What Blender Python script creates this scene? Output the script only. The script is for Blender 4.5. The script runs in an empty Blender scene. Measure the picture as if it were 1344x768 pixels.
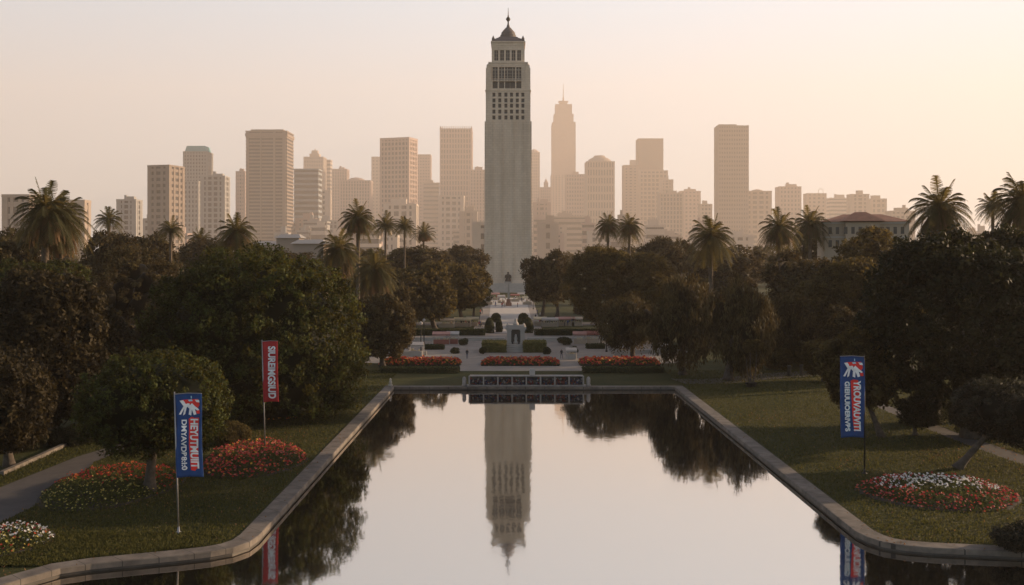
import bpy, math, random
import numpy as np
from mathutils import Vector, Matrix
from mathutils.geometry import tessellate_polygon

random.seed(7)
SC = bpy.context.scene
COL = SC.collection
R = math.radians

# ------------------------------------------------------------------ camera, sky, sun, exposure
F = 1400.0; CX = 672.0; HY = 337.0; CAMZ = 18.0; GZ = 0.40
cam = bpy.data.cameras.new('camera')
cam.sensor_width = 36.0; cam.lens = F / 1344.0 * 36.0
cam.shift_y = -47.0 / 1344.0
cam.clip_start = 0.5; cam.clip_end = 20000
co = bpy.data.objects.new('camera', cam); COL.objects.link(co)
co.location = (0, 0, CAMZ); co.rotation_euler = (R(90), 0, 0)
SC.camera = co

SUN_AZ, SUN_EL = 68.0, 13.0          # azimuth from the view direction towards the right
world = bpy.data.worlds.new("World"); SC.world = world; world.use_nodes = True
wn = world.node_tree.nodes; wl = world.node_tree.links
sky = wn.new('ShaderNodeTexSky'); sky.sky_type = 'NISHITA'; sky.sun_disc = False
sky.sun_elevation = R(SUN_EL); sky.sun_rotation = R(SUN_AZ)
sky.altitude = 50; sky.air_density = 1.0; sky.dust_density = 1.4; sky.ozone_density = 1.0
tint = wn.new('ShaderNodeMix'); tint.data_type = 'RGBA'; tint.blend_type = 'MULTIPLY'; tint.inputs[0].default_value = 1.0
tint.inputs[7].default_value = (0.60, 0.555, 0.54, 1)      # rose tint that also dims the sky overhead and behind to darken the foreground
wl.new(sky.outputs[0], tint.inputs[6]); 
wtc = wn.new('ShaderNodeTexCoord'); wsp = wn.new('ShaderNodeSeparateXYZ'); wl.new(wtc.outputs['Generated'], wsp.inputs[0])
def wmap(sock, a, b, c, d):
    n = wn.new('ShaderNodeMapRange'); n.interpolation_type = 'SMOOTHSTEP'; n.clamp = True
    for i, v in zip((1, 2, 3, 4), (a, b, c, d)): n.inputs[i].default_value = v
    wl.new(sock, n.inputs[0]); return n.outputs[0]
front_glow = wn.new('ShaderNodeMath'); front_glow.operation = 'MULTIPLY'       # pale glow added to the low sky ahead only, so foreground fronts stay dark
wl.new(wmap(wsp.outputs[2], .30, .58, .88, .0), front_glow.inputs[0]); wl.new(wmap(wsp.outputs[1], .0, .75, .0, 1.0), front_glow.inputs[1])
vc = wn.new('ShaderNodeValToRGB'); ve = vc.color_ramp.elements
ve[0].position = .05; ve[0].color = (0.80, 0.81, 0.82, 1); ve[1].position = .23; ve[1].color = (0.70, 0.88, 1.04, 1)
wl.new(wsp.outputs[2], vc.inputs[0])
vb = wn.new('ShaderNodeVectorMath'); vb.operation = 'SCALE'; wl.new(vc.outputs[0], vb.inputs[0]); wl.new(wmap(wsp.outputs[0], -.50, .35, 2.75, 3.55), vb.inputs[3])
vm = wn.new('ShaderNodeMix'); vm.data_type = 'RGBA'; wl.new(front_glow.outputs[0], vm.inputs[0]); wl.new(tint.outputs[2], vm.inputs[6]); wl.new(vb.outputs[0], vm.inputs[7])
wl.new(vm.outputs[2], wn['Background'].inputs[0])
wn['Background'].inputs[1].default_value = 0.15
sun = bpy.data.lights.new('sun', 'SUN'); sun.energy = 5.0; sun.angle = R(0.6); sun.color = (1.0, 0.72, 0.46)
so = bpy.data.objects.new('sun', sun); COL.objects.link(so)
sdir = Vector((math.sin(R(SUN_AZ)) * math.cos(R(SUN_EL)), math.cos(R(SUN_AZ)) * math.cos(R(SUN_EL)), math.sin(R(SUN_EL))))
so.rotation_euler = (-sdir).to_track_quat('-Z', 'Y').to_euler()
so.location = sdir * 300
vs = SC.view_settings
vs.view_transform = 'Standard'; vs.look = 'None'; vs.gamma = 1; vs.use_curve_mapping = False; vs.exposure = 1.15
SC.cycles.use_denoising = True
SC.cycles.max_bounces = 6; SC.cycles.diffuse_bounces = 2; SC.cycles.glossy_bounces = 3
SC.cycles.transmission_bounces = 3; SC.cycles.volume_bounces = 1; SC.cycles.transparent_max_bounces = 4
HAZE_DENSITY = 0.000105; HAZE_COLOR = (0.93, 0.82, 0.73); HAZE_ANISO = 0.2

# ------------------------------------------------------------------ helpers
def gp(px, py, z=GZ):
    "point on the ground (height z) seen at this photo pixel"
    d = F * (CAMZ - z) / (py - HY)
    return Vector(((px - CX) * d / F, d, z))
def at(px, py, d):
    return Vector(((px - CX) * d / F, d, CAMZ - (py - HY) * d / F))
def zat(py, d): return CAMZ - (py - HY) * d / F

def tag(o, label=None, cat=None, group=None, kind=None):
    if label: o['label'] = label
    if cat: o['category'] = cat
    if group: o['group'] = group
    if kind: o['kind'] = kind
    return o
def empty(name, loc=(0, 0, 0), rz=0, label=None, cat=None, group=None):
    o = bpy.data.objects.new(name, None); COL.objects.link(o)
    o.empty_display_size = 0.5
    o.location = loc; o.rotation_euler = (0, 0, rz)
    return tag(o, label, cat, group)
def link(name, me, m=None, parent=None, loc=(0, 0, 0)):
    o = bpy.data.objects.new(name, me); COL.objects.link(o)
    if m and not me.materials: me.materials.append(m)
    if parent: o.parent = parent
    o.location = loc
    return o
def copy_tree(o, parent=None, top=True):
    c = o.copy(); COL.objects.link(c)
    if not top: c.parent = parent
    for ch in list(o.children): copy_tree(ch, c, False)
    return c

class MB:
    def __init__(s): s.v = []; s.f = []; s.m = []; s.cur = 0
    def add(s, vs_, fs_):
        n = len(s.v); s.v.extend(vs_); s.f.extend([tuple(i + n for i in f) for f in fs_]); s.m.extend([s.cur] * len(fs_))
    def box(s, cx, cy, cz, sx, sy, sz, rz=0.0):
        "centre x,y ; cz = bottom"
        c, q = math.cos(rz), math.sin(rz); P = []
        for z in (cz, cz + sz):
            for ax, ay in ((-.5, -.5), (.5, -.5), (.5, .5), (-.5, .5)):
                x, y = ax * sx, ay * sy
                P.append((cx + x * c - y * q, cy + x * q + y * c, z))
        s.add(P, [(0, 3, 2, 1), (4, 5, 6, 7), (0, 1, 5, 4), (1, 2, 6, 5), (2, 3, 7, 6), (3, 0, 4, 7)])
    def frustum(s, cx, cy, z0, z1, a0, b0, a1, b1):
        P = []
        for z, a, b in ((z0, a0, b0), (z1, a1, b1)):
            for ax, ay in ((-.5, -.5), (.5, -.5), (.5, .5), (-.5, .5)): P.append((cx + ax * a, cy + ay * b, z))
        s.add(P, [(0, 3, 2, 1), (4, 5, 6, 7), (0, 1, 5, 4), (1, 2, 6, 5), (2, 3, 7, 6), (3, 0, 4, 7)])
    def tube(s, pts, rad, n=7, cap=True):
        pts = [Vector(p) for p in pts]; P = []; Fc = []
        if not hasattr(rad, '__len__'): rad = [rad] * len(pts)
        for i, p in enumerate(pts):
            t = (pts[min(i + 1, len(pts) - 1)] - pts[max(i - 1, 0)]).normalized()
            a = t.cross(Vector((0.13, 0.97, 0.2))).normalized(); b = t.cross(a)
            for k in range(n):
                w = 2 * math.pi * k / n
                P.append(tuple(p + (a * math.cos(w) + b * math.sin(w)) * rad[i]))
        for i in range(len(pts) - 1):
            for k in range(n):
                k2 = (k + 1) % n
                Fc.append((i * n + k, (i + 1) * n + k, (i + 1) * n + k2, i * n + k2))
        if cap:
            Fc.append(tuple(range(n))); Fc.append(tuple(reversed(range((len(pts) - 1) * n, len(pts) * n))))
        s.add(P, Fc)
    def lathe(s, cx, cy, prof, n=16, sx=1.0, sy=1.0):
        "prof: list of (r, z) from bottom to top"
        P = []; Fc = []
        for r, z in prof:
            for k in range(n):
                w = 2 * math.pi * k / n
                P.append((cx + r * sx * math.cos(w), cy + r * sy * math.sin(w), z))
        for i in range(len(prof) - 1):
            for k in range(n):
                k2 = (k + 1) % n
                Fc.append((i * n + k, i * n + k2, (i + 1) * n + k2, (i + 1) * n + k))
        Fc.append(tuple(reversed(range(n)))); Fc.append(tuple(range((len(prof) - 1) * n, len(prof) * n)))
        s.add(P, Fc)
    def mesh(s, name, mats=None, smooth=False):
        me = bpy.data.meshes.new(name); me.from_pydata(s.v, [], s.f)
        if mats:
            for m in (mats if isinstance(mats, (list, tuple)) else [mats]): me.materials.append(m)
        if any(s.m): me.polygons.foreach_set('material_index', s.m)
        if smooth: me.polygons.foreach_set('use_smooth', [True] * len(me.polygons))
        me.update(); return me
    def build(s, name, mats, parent=None, loc=(0, 0, 0), smooth=False):
        return link(name, s.mesh(name, mats, smooth), None, parent, loc)

def quads_mesh(name, V, tint=None, extra=None):
    "V: (N,4,3) quads; tint: per-face float; extra: (verts, tris) core"
    N = len(V); me = bpy.data.meshes.new(name)
    v = V.reshape(-1, 3).astype(np.float32)
    ne = 0; ntri = 0
    if extra is not None:
        ev, et = extra; ne = len(ev); ntri = len(et); v = np.vstack([v, ev.astype(np.float32)])
    me.vertices.add(len(v)); me.vertices.foreach_set('co', v.ravel())
    loops = np.arange(4 * N, dtype=np.int32)
    if ntri: loops = np.concatenate([loops, (et + 4 * N).astype(np.int32).ravel()])
    me.loops.add(len(loops)); me.loops.foreach_set('vertex_index', loops)
    me.polygons.add(N + ntri)
    st = np.arange(N, dtype=np.int32) * 4
    if ntri: st = np.concatenate([st, 4 * N + 3 * np.arange(ntri, dtype=np.int32)])
    me.polygons.foreach_set('loop_start', st)
    a = me.attributes.new('tint', 'FLOAT', 'FACE')
    t = np.zeros(N + ntri, dtype=np.float32)  # core faces keep the darkest tint: shade between leaves put into the colour
    if tint is not None: t[:N] = tint
    a.data.foreach_set('value', t)
    me.update(calc_edges=True); me.validate()
    return me

# ------------------------------------------------------------------ materials
def new_mat(name):
    m = bpy.data.materials.new(name); m.use_nodes = True
    return m, m.node_tree.nodes, m.node_tree.links, m.node_tree.nodes['Principled BSDF']
def mat(name, col, rough=0.8, var=0.18, scale=1.0, bump=0.0, metal=0.0, col2=None, spec=0.5, detail=5.0, coord='Object'):
    m, n, l, b = new_mat(name)
    tc = n.new('ShaderNodeTexCoord'); nz = n.new('ShaderNodeTexNoise')
    nz.inputs['Scale'].default_value = scale; nz.inputs['Detail'].default_value = detail; nz.inputs['Roughness'].default_value = 0.6
    l.new(tc.outputs[coord], nz.inputs['Vector'])
    rp = n.new('ShaderNodeValToRGB'); e = rp.color_ramp.elements
    c2 = col2 or tuple(min(1, c * (1 + var)) for c in col)
    c1 = col if col2 else tuple(c * (1 - var) for c in col)
    e[0].position = 0.3; e[1].position = 0.7
    e[0].color = (*c1, 1); e[1].color = (*c2, 1)
    l.new(nz.outputs['Fac'], rp.inputs[0]); l.new(rp.outputs[0], b.inputs['Base Color'])
    b.inputs['Roughness'].default_value = rough; b.inputs['Metallic'].default_value = metal
    b.inputs['Specular IOR Level'].default_value = spec
    if bump:
        bp = n.new('ShaderNodeBump'); bp.inputs['Strength'].default_value = bump; bp.inputs['Distance'].default_value = 0.05
        l.new(nz.outputs['Fac'], bp.inputs['Height']); l.new(bp.outputs[0], b.inputs['Normal'])
    return m
def leaf_mat(name, dark, light, transl=0.25, tcol=None, spec=0.08):
    m, n, l, b = new_mat(name)
    at_ = n.new('ShaderNodeAttribute'); at_.attribute_name = 'tint'
    rp = n.new('ShaderNodeValToRGB'); e = rp.color_ramp.elements
    e[0].color = (*dark, 1); e[1].color = (*light, 1)
    l.new(at_.outputs['Fac'], rp.inputs[0])
    l.new(rp.outputs[0], b.inputs['Base Color']); b.inputs['Roughness'].default_value = 0.6
    b.inputs['Specular IOR Level'].default_value = spec
    tr = n.new('ShaderNodeBsdfTranslucent'); tr.inputs[0].default_value = (*(tcol or tuple(min(1, c * 1.8) for c in light)), 1)
    mx = n.new('ShaderNodeMixShader'); mx.inputs[0].default_value = transl
    l.new(b.outputs[0], mx.inputs[1]); l.new(tr.outputs[0], mx.inputs[2])
    l.new(mx.outputs[0], n['Material Output'].inputs['Surface'])
    return m

M = {}
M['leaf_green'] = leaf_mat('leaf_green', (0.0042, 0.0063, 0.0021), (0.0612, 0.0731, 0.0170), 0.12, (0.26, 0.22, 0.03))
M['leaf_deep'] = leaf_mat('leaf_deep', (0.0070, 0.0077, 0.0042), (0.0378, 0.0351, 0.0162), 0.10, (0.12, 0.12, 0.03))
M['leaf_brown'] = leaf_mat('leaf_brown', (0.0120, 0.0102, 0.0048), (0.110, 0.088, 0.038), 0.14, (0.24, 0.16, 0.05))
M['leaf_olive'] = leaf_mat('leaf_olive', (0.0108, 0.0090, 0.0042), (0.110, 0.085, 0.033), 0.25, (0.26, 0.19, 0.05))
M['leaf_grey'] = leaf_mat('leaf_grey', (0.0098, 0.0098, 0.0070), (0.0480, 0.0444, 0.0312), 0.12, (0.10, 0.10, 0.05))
M['leaf_shade'] = leaf_mat('leaf_shade', (0.0072, 0.0060, 0.0036), (0.0546, 0.0416, 0.0195), 0.12, (0.16, 0.12, 0.04))  # darker copy of the olive leaf, shade on near-left trees painted in
M['frond'] = leaf_mat('frond', (0.022, 0.026, 0.012), (0.080, 0.072, 0.030), 0.25, (0.30, 0.22, 0.06))
M['frond_dry'] = leaf_mat('frond_dry', (0.09, 0.055, 0.028), (0.20, 0.12, 0.06), 0.3, (0.35, 0.18, 0.07))
M['hedge'] = leaf_mat('hedge_leaf', (0.030, 0.034, 0.016), (0.070, 0.075, 0.026), 0.15)
M['hedge_light'] = leaf_mat('hedge_leaf_light', (0.10, 0.095, 0.032), (0.19, 0.17, 0.055), 0.15)
M['bark'] = mat('bark', (0.075, 0.058, 0.045), 0.95, 0.4, 3.0, 0.6)
M['palm_bark'] = mat('palm_bark', (0.11, 0.080, 0.055), 0.95, 0.35, 4.0, 0.6)
M['stone'] = mat('pale_stone', (0.36, 0.325, 0.28), 0.85, 0.10, 0.25, 0.05)
M['stone_white'] = mat('white_stone', (0.42, 0.385, 0.34), 0.8, 0.10, 0.6)
M['coping'] = mat('coping_concrete', (0.075, 0.063, 0.052), 0.9, 0.35, 0.8, 0.35, col2=(0.19, 0.16, 0.13))
M['pool_wall'] = mat('wet_pool_wall', (0.05, 0.043, 0.036), 0.6, 0.4, 1.2, 0.2)
M['paving'] = mat('plaza_paving', (0.23, 0.20, 0.17), 0.85, 0.16, 0.35, 0.05)
M['path'] = mat('path_asphalt', (0.065, 0.056, 0.051), 0.92, 0.18, 0.9, 0.15)
M['soil'] = mat('soil', (0.035, 0.026, 0.020), 0.95, 0.3, 3.0, 0.4)
M['dark_metal'] = mat('dark_metal', (0.03, 0.028, 0.026), 0.5, 0.2, 2.0, metal=0.6)
M['bronze'] = mat('bronze', (0.05, 0.045, 0.038), 0.5, 0.2, 2.0, metal=0.5)
M['pole'] = mat('pole_metal', (0.32, 0.31, 0.30), 0.4, 0.1, 2.0, metal=0.7)
M['white'] = mat('white_paint', (0.42, 0.385, 0.35), 0.6, 0.06, 1.5)
M['dark_window'] = mat('dark_opening', (0.060, 0.054, 0.050), 0.35, 0.2, 0.5)
M['roof_dark'] = mat('tower_roof', (0.135, 0.115, 0.105), 0.75, 0.15, 0.7)
M['roof_red'] = mat('red_tiles', (0.32, 0.16, 0.10), 0.85, 0.2, 0.6)
M['glass'] = mat('city_glass', (0.035, 0.032, 0.034), 0.5, 0.35, 0.08, spec=0.15)

def lawn_mat():
    m, n, l, b = new_mat('lawn_grass')
    tc = n.new('ShaderNodeTexCoord')
    n1 = n.new('ShaderNodeTexNoise'); n1.inputs['Scale'].default_value = 0.11; n1.inputs['Detail'].default_value = 4
    n2 = n.new('ShaderNodeTexNoise'); n2.inputs['Scale'].default_value = 5.5; n2.inputs['Detail'].default_value = 8; n2.inputs['Roughness'].default_value = 0.75
    l.new(tc.outputs['Object'], n1.inputs['Vector']); l.new(tc.outputs['Object'], n2.inputs['Vector'])
    r1 = n.new('ShaderNodeValToRGB'); r1.color_ramp.elements[0].position = 0.35; r1.color_ramp.elements[1].position = 0.68
    r1.color_ramp.elements[0].color = (0.030, 0.038, 0.010, 1); r1.color_ramp.elements[1].color = (0.062, 0.058, 0.018, 1)
    r2 = n.new('ShaderNodeValToRGB'); r2.color_ramp.elements[0].position = 0.3; r2.color_ramp.elements[1].position = 0.75
    r2.color_ramp.elements[0].color = (0.55, 0.55, 0.55, 1); r2.color_ramp.elements[1].color = (1.5, 1.45, 1.3, 1)
    mx = n.new('ShaderNodeMix'); mx.data_type = 'RGBA'; mx.blend_type = 'MULTIPLY'; mx.inputs[0].default_value = 1
    l.new(n1.outputs['Fac'], r1.inputs[0]); l.new(n2.outputs['Fac'], r2.inputs[0])
    l.new(r1.outputs[0], mx.inputs[6]); l.new(r2.outputs[0], mx.inputs[7]); l.new(mx.outputs[2], b.inputs['Base Color'])
    b.inputs['Roughness'].default_value = 0.95; b.inputs['Specular IOR Level'].default_value = 0.15
    bp = n.new('ShaderNodeBump'); bp.inputs['Strength'].default_value = 0.9; bp.inputs['Distance'].default_value = 0.12
    l.new(n2.outputs['Fac'], bp.inputs['Height']); l.new(bp.outputs[0], b.inputs['Normal'])
    return m
M['lawn'] = lawn_mat()
def water_mat():
    m, n, l, b = new_mat('pool_water')
    b.inputs['Base Color'].default_value = (0.012, 0.012, 0.010, 1)
    b.inputs['Roughness'].default_value = 0.015; b.inputs['IOR'].default_value = 1.33
    gl = n.new('ShaderNodeBsdfGlossy'); gl.inputs['Color'].default_value = (0.90, 0.845, 0.79, 1); gl.inputs['Roughness'].default_value = 0.045
    mx = n.new('ShaderNodeMixShader'); mx.inputs[0].default_value = 0.70
    geo = n.new('ShaderNodeNewGeometry')
    mp = n.new('ShaderNodeMapping'); mp.inputs['Scale'].default_value = (1.0, 0.55, 1)
    l.new(geo.outputs['Position'], mp.inputs['Vector'])
    n1 = n.new('ShaderNodeTexNoise'); n1.inputs['Scale'].default_value = 0.9; n1.inputs['Detail'].default_value = 3
    n2 = n.new('ShaderNodeTexNoise'); n2.inputs['Scale'].default_value = 0.12; n2.inputs['Detail'].default_value = 1
    l.new(mp.outputs[0], n1.inputs['Vector']); l.new(mp.outputs[0], n2.inputs['Vector'])
    ad = n.new('ShaderNodeMath'); ad.operation = 'MULTIPLY_ADD'; ad.inputs[1].default_value = 3.0
    l.new(n2.outputs['Fac'], ad.inputs[0]); l.new(n1.outputs['Fac'], ad.inputs[2])
    bp = n.new('ShaderNodeBump'); bp.inputs['Strength'].default_value = 1.0; bp.inputs['Distance'].default_value = 0.0036
    l.new(ad.outputs[0], bp.inputs['Height'])
    l.new(bp.outputs[0], b.inputs['Normal']); l.new(bp.outputs[0], gl.inputs['Normal'])
    l.new(b.outputs[0], mx.inputs[1]); l.new(gl.outputs[0], mx.inputs[2]); l.new(mx.outputs[0], n['Material Output'].inputs['Surface'])
    return m
M['water'] = water_mat()

# ------------------------------------------------------------------ ground, pool, paths
ZC = 0.48                                                   # top of the pool edge
XL, XR, YN, YF = -15.9, 21.9, 65.8, 143.8
def arc(cx, cy, r, a0, a1, n=7):
    return [(cx + r * math.cos(R(a0 + (a1 - a0) * i / n)), cy + r * math.sin(R(a0 + (a1 - a0) * i / n))) for i in range(n + 1)]
pool = [(-46.0, 26.0), (-46.0, 47.0), (-27.6, 56.4)]
pool += [(-25.4, 60.0), (-24.0, 60.9), (-19.6, 62.6)]
pool += [(-17.9, 63.4), (-16.8, 64.3), (-16.1, 65.6), (XL, 67.2)]
pool += [(XL, YF), (XR, YF)]
pool += [(XR, 68.2), (22.2, 66.7), (22.8, 65.5), (23.9, 64.7), (25.4, 64.2), (30.0, 63.4), (46.0, 61.0), (60.0, 52.0), (60.0, 26.0)]
def offset(poly, w):
    n = len(poly); out = []
    for i in range(n):
        p0 = Vector(poly[i - 1]); p1 = Vector(poly[i]); p2 = Vector(poly[(i + 1) % n])
        d1 = (p1 - p0).normalized(); d2 = (p2 - p1).normalized()
        n1 = Vector((-d1.y, d1.x)); n2 = Vector((-d2.y, d2.x))
        b = (n1 + n2).normalized(); s = w / max(0.4, b.dot(n1))
        out.append((p1.x + b.x * s, p1.y + b.y * s))
    return out
outer = offset(pool, 1.25)
def sheet(name, poly, z, m, hole=None, kind='structure'):
    rings = [[Vector((x, y, 0)) for x, y in poly]]
    if hole: rings.append([Vector((x, y, 0)) for x, y in hole])
    tris = tessellate_polygon(rings)
    pts = [(p.x, p.y, z) for r in rings for p in r]
    me = bpy.data.meshes.new(name); me.from_pydata(pts, [], [tuple(t) for t in tris])
    me.materials.append(m); me.update()
    nz = sum(p.normal.z for p in me.polygons)
    if nz < 0: me.flip_normals()
    return tag(link(name, me), kind=kind)
BIG = 12000
sheet('ground', [(-BIG, -400), (BIG, -400), (BIG, BIG), (-BIG, BIG)], GZ, M['lawn'], outer)
sheet('water', offset(pool, 0.3), 0.0, M['water'])
sheet('pool_floor', offset(pool, 0.5), -1.2, M['pool_wall'])
def ring(name, inner, out, z0, z1, m, bev=0.05):
    n = len(inner); V = []; Fs = []
    ib = offset(inner, bev); ob = offset(out, -bev)
    rows = [(inner, z0), (inner, z1 - bev), (ib, z1), (ob, z1), (out, z1 - bev), (out, z0)]
    for poly, z in rows: V += [(x, y, z) for x, y in poly]
    for k in range(len(rows) - 1):
        for i in range(n):
            j = (i + 1) % n
            Fs.append((k * n + i, k * n + j, (k + 1) * n + j, (k + 1) * n + i))
    me = bpy.data.meshes.new(name); me.from_pydata(V, [], Fs); me.materials.append(m); me.update()
    return tag(link(name, me), kind='structure')
def coping_mat():
    m = M['coping']; n = m.node_tree.nodes; l = m.node_tree.links; b = n['Principled BSDF']
    geo = n.new('ShaderNodeNewGeometry'); sp = n.new('ShaderNodeSeparateXYZ'); l.new(geo.outputs['Position'], sp.inputs[0])
    ad = n.new('ShaderNodeMath'); ad.operation = 'ADD'; l.new(sp.outputs[0], ad.inputs[0]); l.new(sp.outputs[1], ad.inputs[1])
    dv = n.new('ShaderNodeMath'); dv.operation = 'MULTIPLY'; dv.inputs[1].default_value = 1 / 2.6; l.new(ad.outputs[0], dv.inputs[0])
    fr = n.new('ShaderNodeMath'); fr.operation = 'FRACT'; l.new(dv.outputs[0], fr.inputs[0])
    lt = n.new('ShaderNodeMath'); lt.operation = 'LESS_THAN'; lt.inputs[1].default_value = 0.025; l.new(fr.outputs[0], lt.inputs[0])
    src = b.inputs['Base Color'].links[0].from_socket
    mx = n.new('ShaderNodeMix'); mx.data_type = 'RGBA'; l.new(lt.outputs[0], mx.inputs[0]); l.new(src, mx.inputs[6]); mx.inputs[7].default_value = (0.04, 0.035, 0.03, 1)
    l.new(mx.outputs[2], b.inputs['Base Color'])
coping_mat()
ring('pool_kerb', pool, offset(pool, 1.30), 0.14, ZC, M['coping'])
ring('pool_wall', offset(pool, 0.10), offset(pool, 1.1), -1.3, 0.15, M['pool_wall'], 0.004)

def pxpoly(pts, z=GZ): return [tuple(gp(x, y, z).xy) for x, y in pts]
L1, L2, L3 = GZ + .008, GZ + .016, GZ + .024
LP = pxpoly([(-60, 672), (0, 640), (60, 616), (100, 600), (140, 588), (172, 577), (205, 566), (222, 566), (190, 580), (160, 592), (125, 606), (84, 644), (30, 672), (-60, 716)])
sheet('left_path', LP, L1, M['path'])
RP = pxpoly([(1105, 512), (1150, 526), (1200, 546), (1250, 566), (1344, 598), (1420, 625), (1420, 640), (1344, 611), (1250, 577), (1200, 556), (1150, 534), (1105, 518)])
sheet('right_path', RP, L1, M['path'])
sheet('far_path', pxpoly([(880, 497), (920, 498), (960, 495), (1000, 490.5), (1050, 487.5), (1120, 484), (1200, 480), (1200, 486), (1120, 490), (1060, 494), (1000, 499), (960, 503), (900, 504)]), L1, M['path'])
# plaza: broad terrace behind the pool, cross walk and long promenade to the tower
sheet('plaza_paving', pxpoly([(604, 487), (772, 487), (770, 480), (905, 476), (880, 452), (820, 441), (712, 436), (708, 420), (699, 391), (636, 391), (629, 420), (618, 436), (545, 441), (500, 452), (470, 476), (600, 480)]), L1, M['paving'])
sheet('cross_walk', pxpoly([(440, 427), (900, 427), (900, 423), (440, 423)]), L2, M['path'])
sheet('promenade', pxpoly([(640, 437), (702, 437), (690, 391), (645, 391)]), L3, M['stone_white'])
sheet('city_ground', [(-9000, 2600), (9000, 2600), (9000, 9700), (-9000, 9700)], L1, M['path'])
mb = MB()
a, b2 = gp(2, 624), gp(106, 577)
dv = (b2 - a); ang = math.atan2(dv.y, dv.x)
mb.box(0, 0, 0, dv.length, 0.38, 0.32)
kw = mb.build('low_wall', M['coping'], loc=((a.x + b2.x) / 2, (a.y + b2.y) / 2, GZ)); kw.rotation_euler.z = ang
tag(kw, 'low pale stone wall along the far side of the left footpath', 'wall')

# ------------------------------------------------------------------ main tower
TD = 548.0
def TX(px, d=TD): return (px - 667.0) * d / F
t0 = at(667.0, HY, TD)
tower = empty('clock_tower', (t0.x, TD, GZ), 0, 'tall pale stone tower with domed cap and ball finial at the end of the avenue', 'tower')
tower.name = 'stone_tower'
def TZ(py): return zat(py, TD) - GZ
def tower_stone():
    m, n, l, b = new_mat('tower_stone')
    tc = n.new('ShaderNodeTexCoord')
    nz = n.new('ShaderNodeTexNoise'); nz.inputs['Scale'].default_value = 0.12; nz.inputs['Detail'].default_value = 8; nz.inputs['Roughness'].default_value = 0.65
    mp = n.new('ShaderNodeMapping'); mp.inputs['Scale'].default_value = (1.6, 1.6, 0.35); l.new(tc.outputs['Object'], mp.inputs['Vector']); l.new(mp.outputs[0], nz.inputs['Vector'])
    rp = n.new('ShaderNodeValToRGB'); rp.color_ramp.elements[0].position = .3; rp.color_ramp.elements[1].position = .72
    rp.color_ramp.elements[0].color = (0.60, 0.495, 0.385, 1); rp.color_ramp.elements[1].color = (0.77, 0.65, 0.52, 1)
    l.new(nz.outputs['Fac'], rp.inputs[0])
    sp = n.new('ShaderNodeSeparateXYZ'); l.new(tc.outputs['Object'], sp.inputs[0])
    ad = n.new('ShaderNodeMath'); ad.operation = 'ADD'; l.new(sp.outputs[0], ad.inputs[0]); l.new(sp.outputs[1], ad.inputs[1])
    cb = n.new('ShaderNodeCombineXYZ'); l.new(ad.outputs[0], cb.inputs[0]); l.new(sp.outputs[2], cb.inputs[1])
    br = n.new('ShaderNodeTexBrick'); br.inputs['Scale'].default_value = 1.0; br.inputs['Brick Width'].default_value = 2.4; br.inputs['Row Height'].default_value = 1.2
    br.inputs['Mortar Size'].default_value = 0.07; br.inputs['Color1'].default_value = (1, 1, 1, 1); br.inputs['Color2'].default_value = (0.93, 0.92, 0.91, 1); br.inputs['Mortar'].default_value = (0.80, 0.78, 0.76, 1)
    l.new(cb.outputs[0], br.inputs['Vector'])
    mx = n.new('ShaderNodeMix'); mx.data_type = 'RGBA'; mx.blend_type = 'MULTIPLY'; mx.inputs[0].default_value = 1
    l.new(rp.outputs[0], mx.inputs[6]); l.new(br.outputs['Color'], mx.inputs[7]); l.new(mx.outputs[2], b.inputs['Base Color'])
    b.inputs['Roughness'].default_value = 0.88
    return m
M['tower'] = tower_stone()
def facade_with_holes(mb, hw, y, z0, z1, holes, depth):
    "front wall sheet (y = front) from x -hw..hw, z0..z1, with rectangular holes, built as solid strips of the given depth"
    xs = sorted({-hw, hw} | {h[0] for h in holes} | {h[1] for h in holes})
    for i in range(len(xs) - 1):
        xa, xb = xs[i], xs[i + 1]; xm = (xa + xb) / 2
        col = sorted([(h[2], h[3]) for h in holes if h[0] <= xm <= h[1]])
        z = z0
        for ha, hb in col + [(z1, z1)]:
            if ha - z > 0.01: mb.box(xm, y + depth / 2, z, xb - xa, depth, ha - z)
            z = hb
w0, w1 = 62.5 * TD / F / 2, 57.5 * TD / F / 2       # half widths at base and at the shoulder
sh = MB()
sh.frustum(0, 0, TZ(369), TZ(162), 2 * w0, 2 * w0, 2 * w1, 2 * w1)
sh.frustum(0, 0, TZ(369) - 0.8, TZ(366), 2 * w0 + 1.2, 2 * w0 + 1.2, 2 * w0 + 1.2, 2 * w0 + 1.2)
# flat pilaster strips, flush seams
for sx in (-1, 1):
    for xx in (0.93, 0.70):
        sh.frustum(sx * w0 * xx, -(w0 + w1) / 2 + .25, TZ(365), TZ(163), 0.9, 0.01, 0.9, 0.01)
sh.build('shaft', M['tower'], tower)
ped = MB()
for sx, xc in ((-1, .93), (1, .93), (-1, .66), (1, .66), (-1, .24), (1, .24)):
    # shallow buttress strip following the batter of the front and back faces
    for fy in (-1, 1):
        xa0, xa1 = sx * xc * w0, sx * xc * w1
        wd = 1.5 if xc > .9 else 0.35
        V = []
        for (z, w, xc_) in ((TZ(365), w0, xa0), (TZ(162.5), w1, xa1)):
            for dx, dy in ((-wd / 2, -.3), (wd / 2, -.3), (wd / 2, .4), (-wd / 2, .4)):
                V.append((xc_ + dx * (.9 if z > 50 else 1), fy * w * 1.0 + (dy if fy < 0 else -dy), z))
        ped.add(V, [(0, 3, 2, 1), (4, 5, 6, 7), (0, 1, 5, 4), (1, 2, 6, 5), (2, 3, 7, 6), (3, 0, 4, 7)])
ped.build('pilasters', M['tower'], tower).name = 'pilaster_strip'
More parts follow.
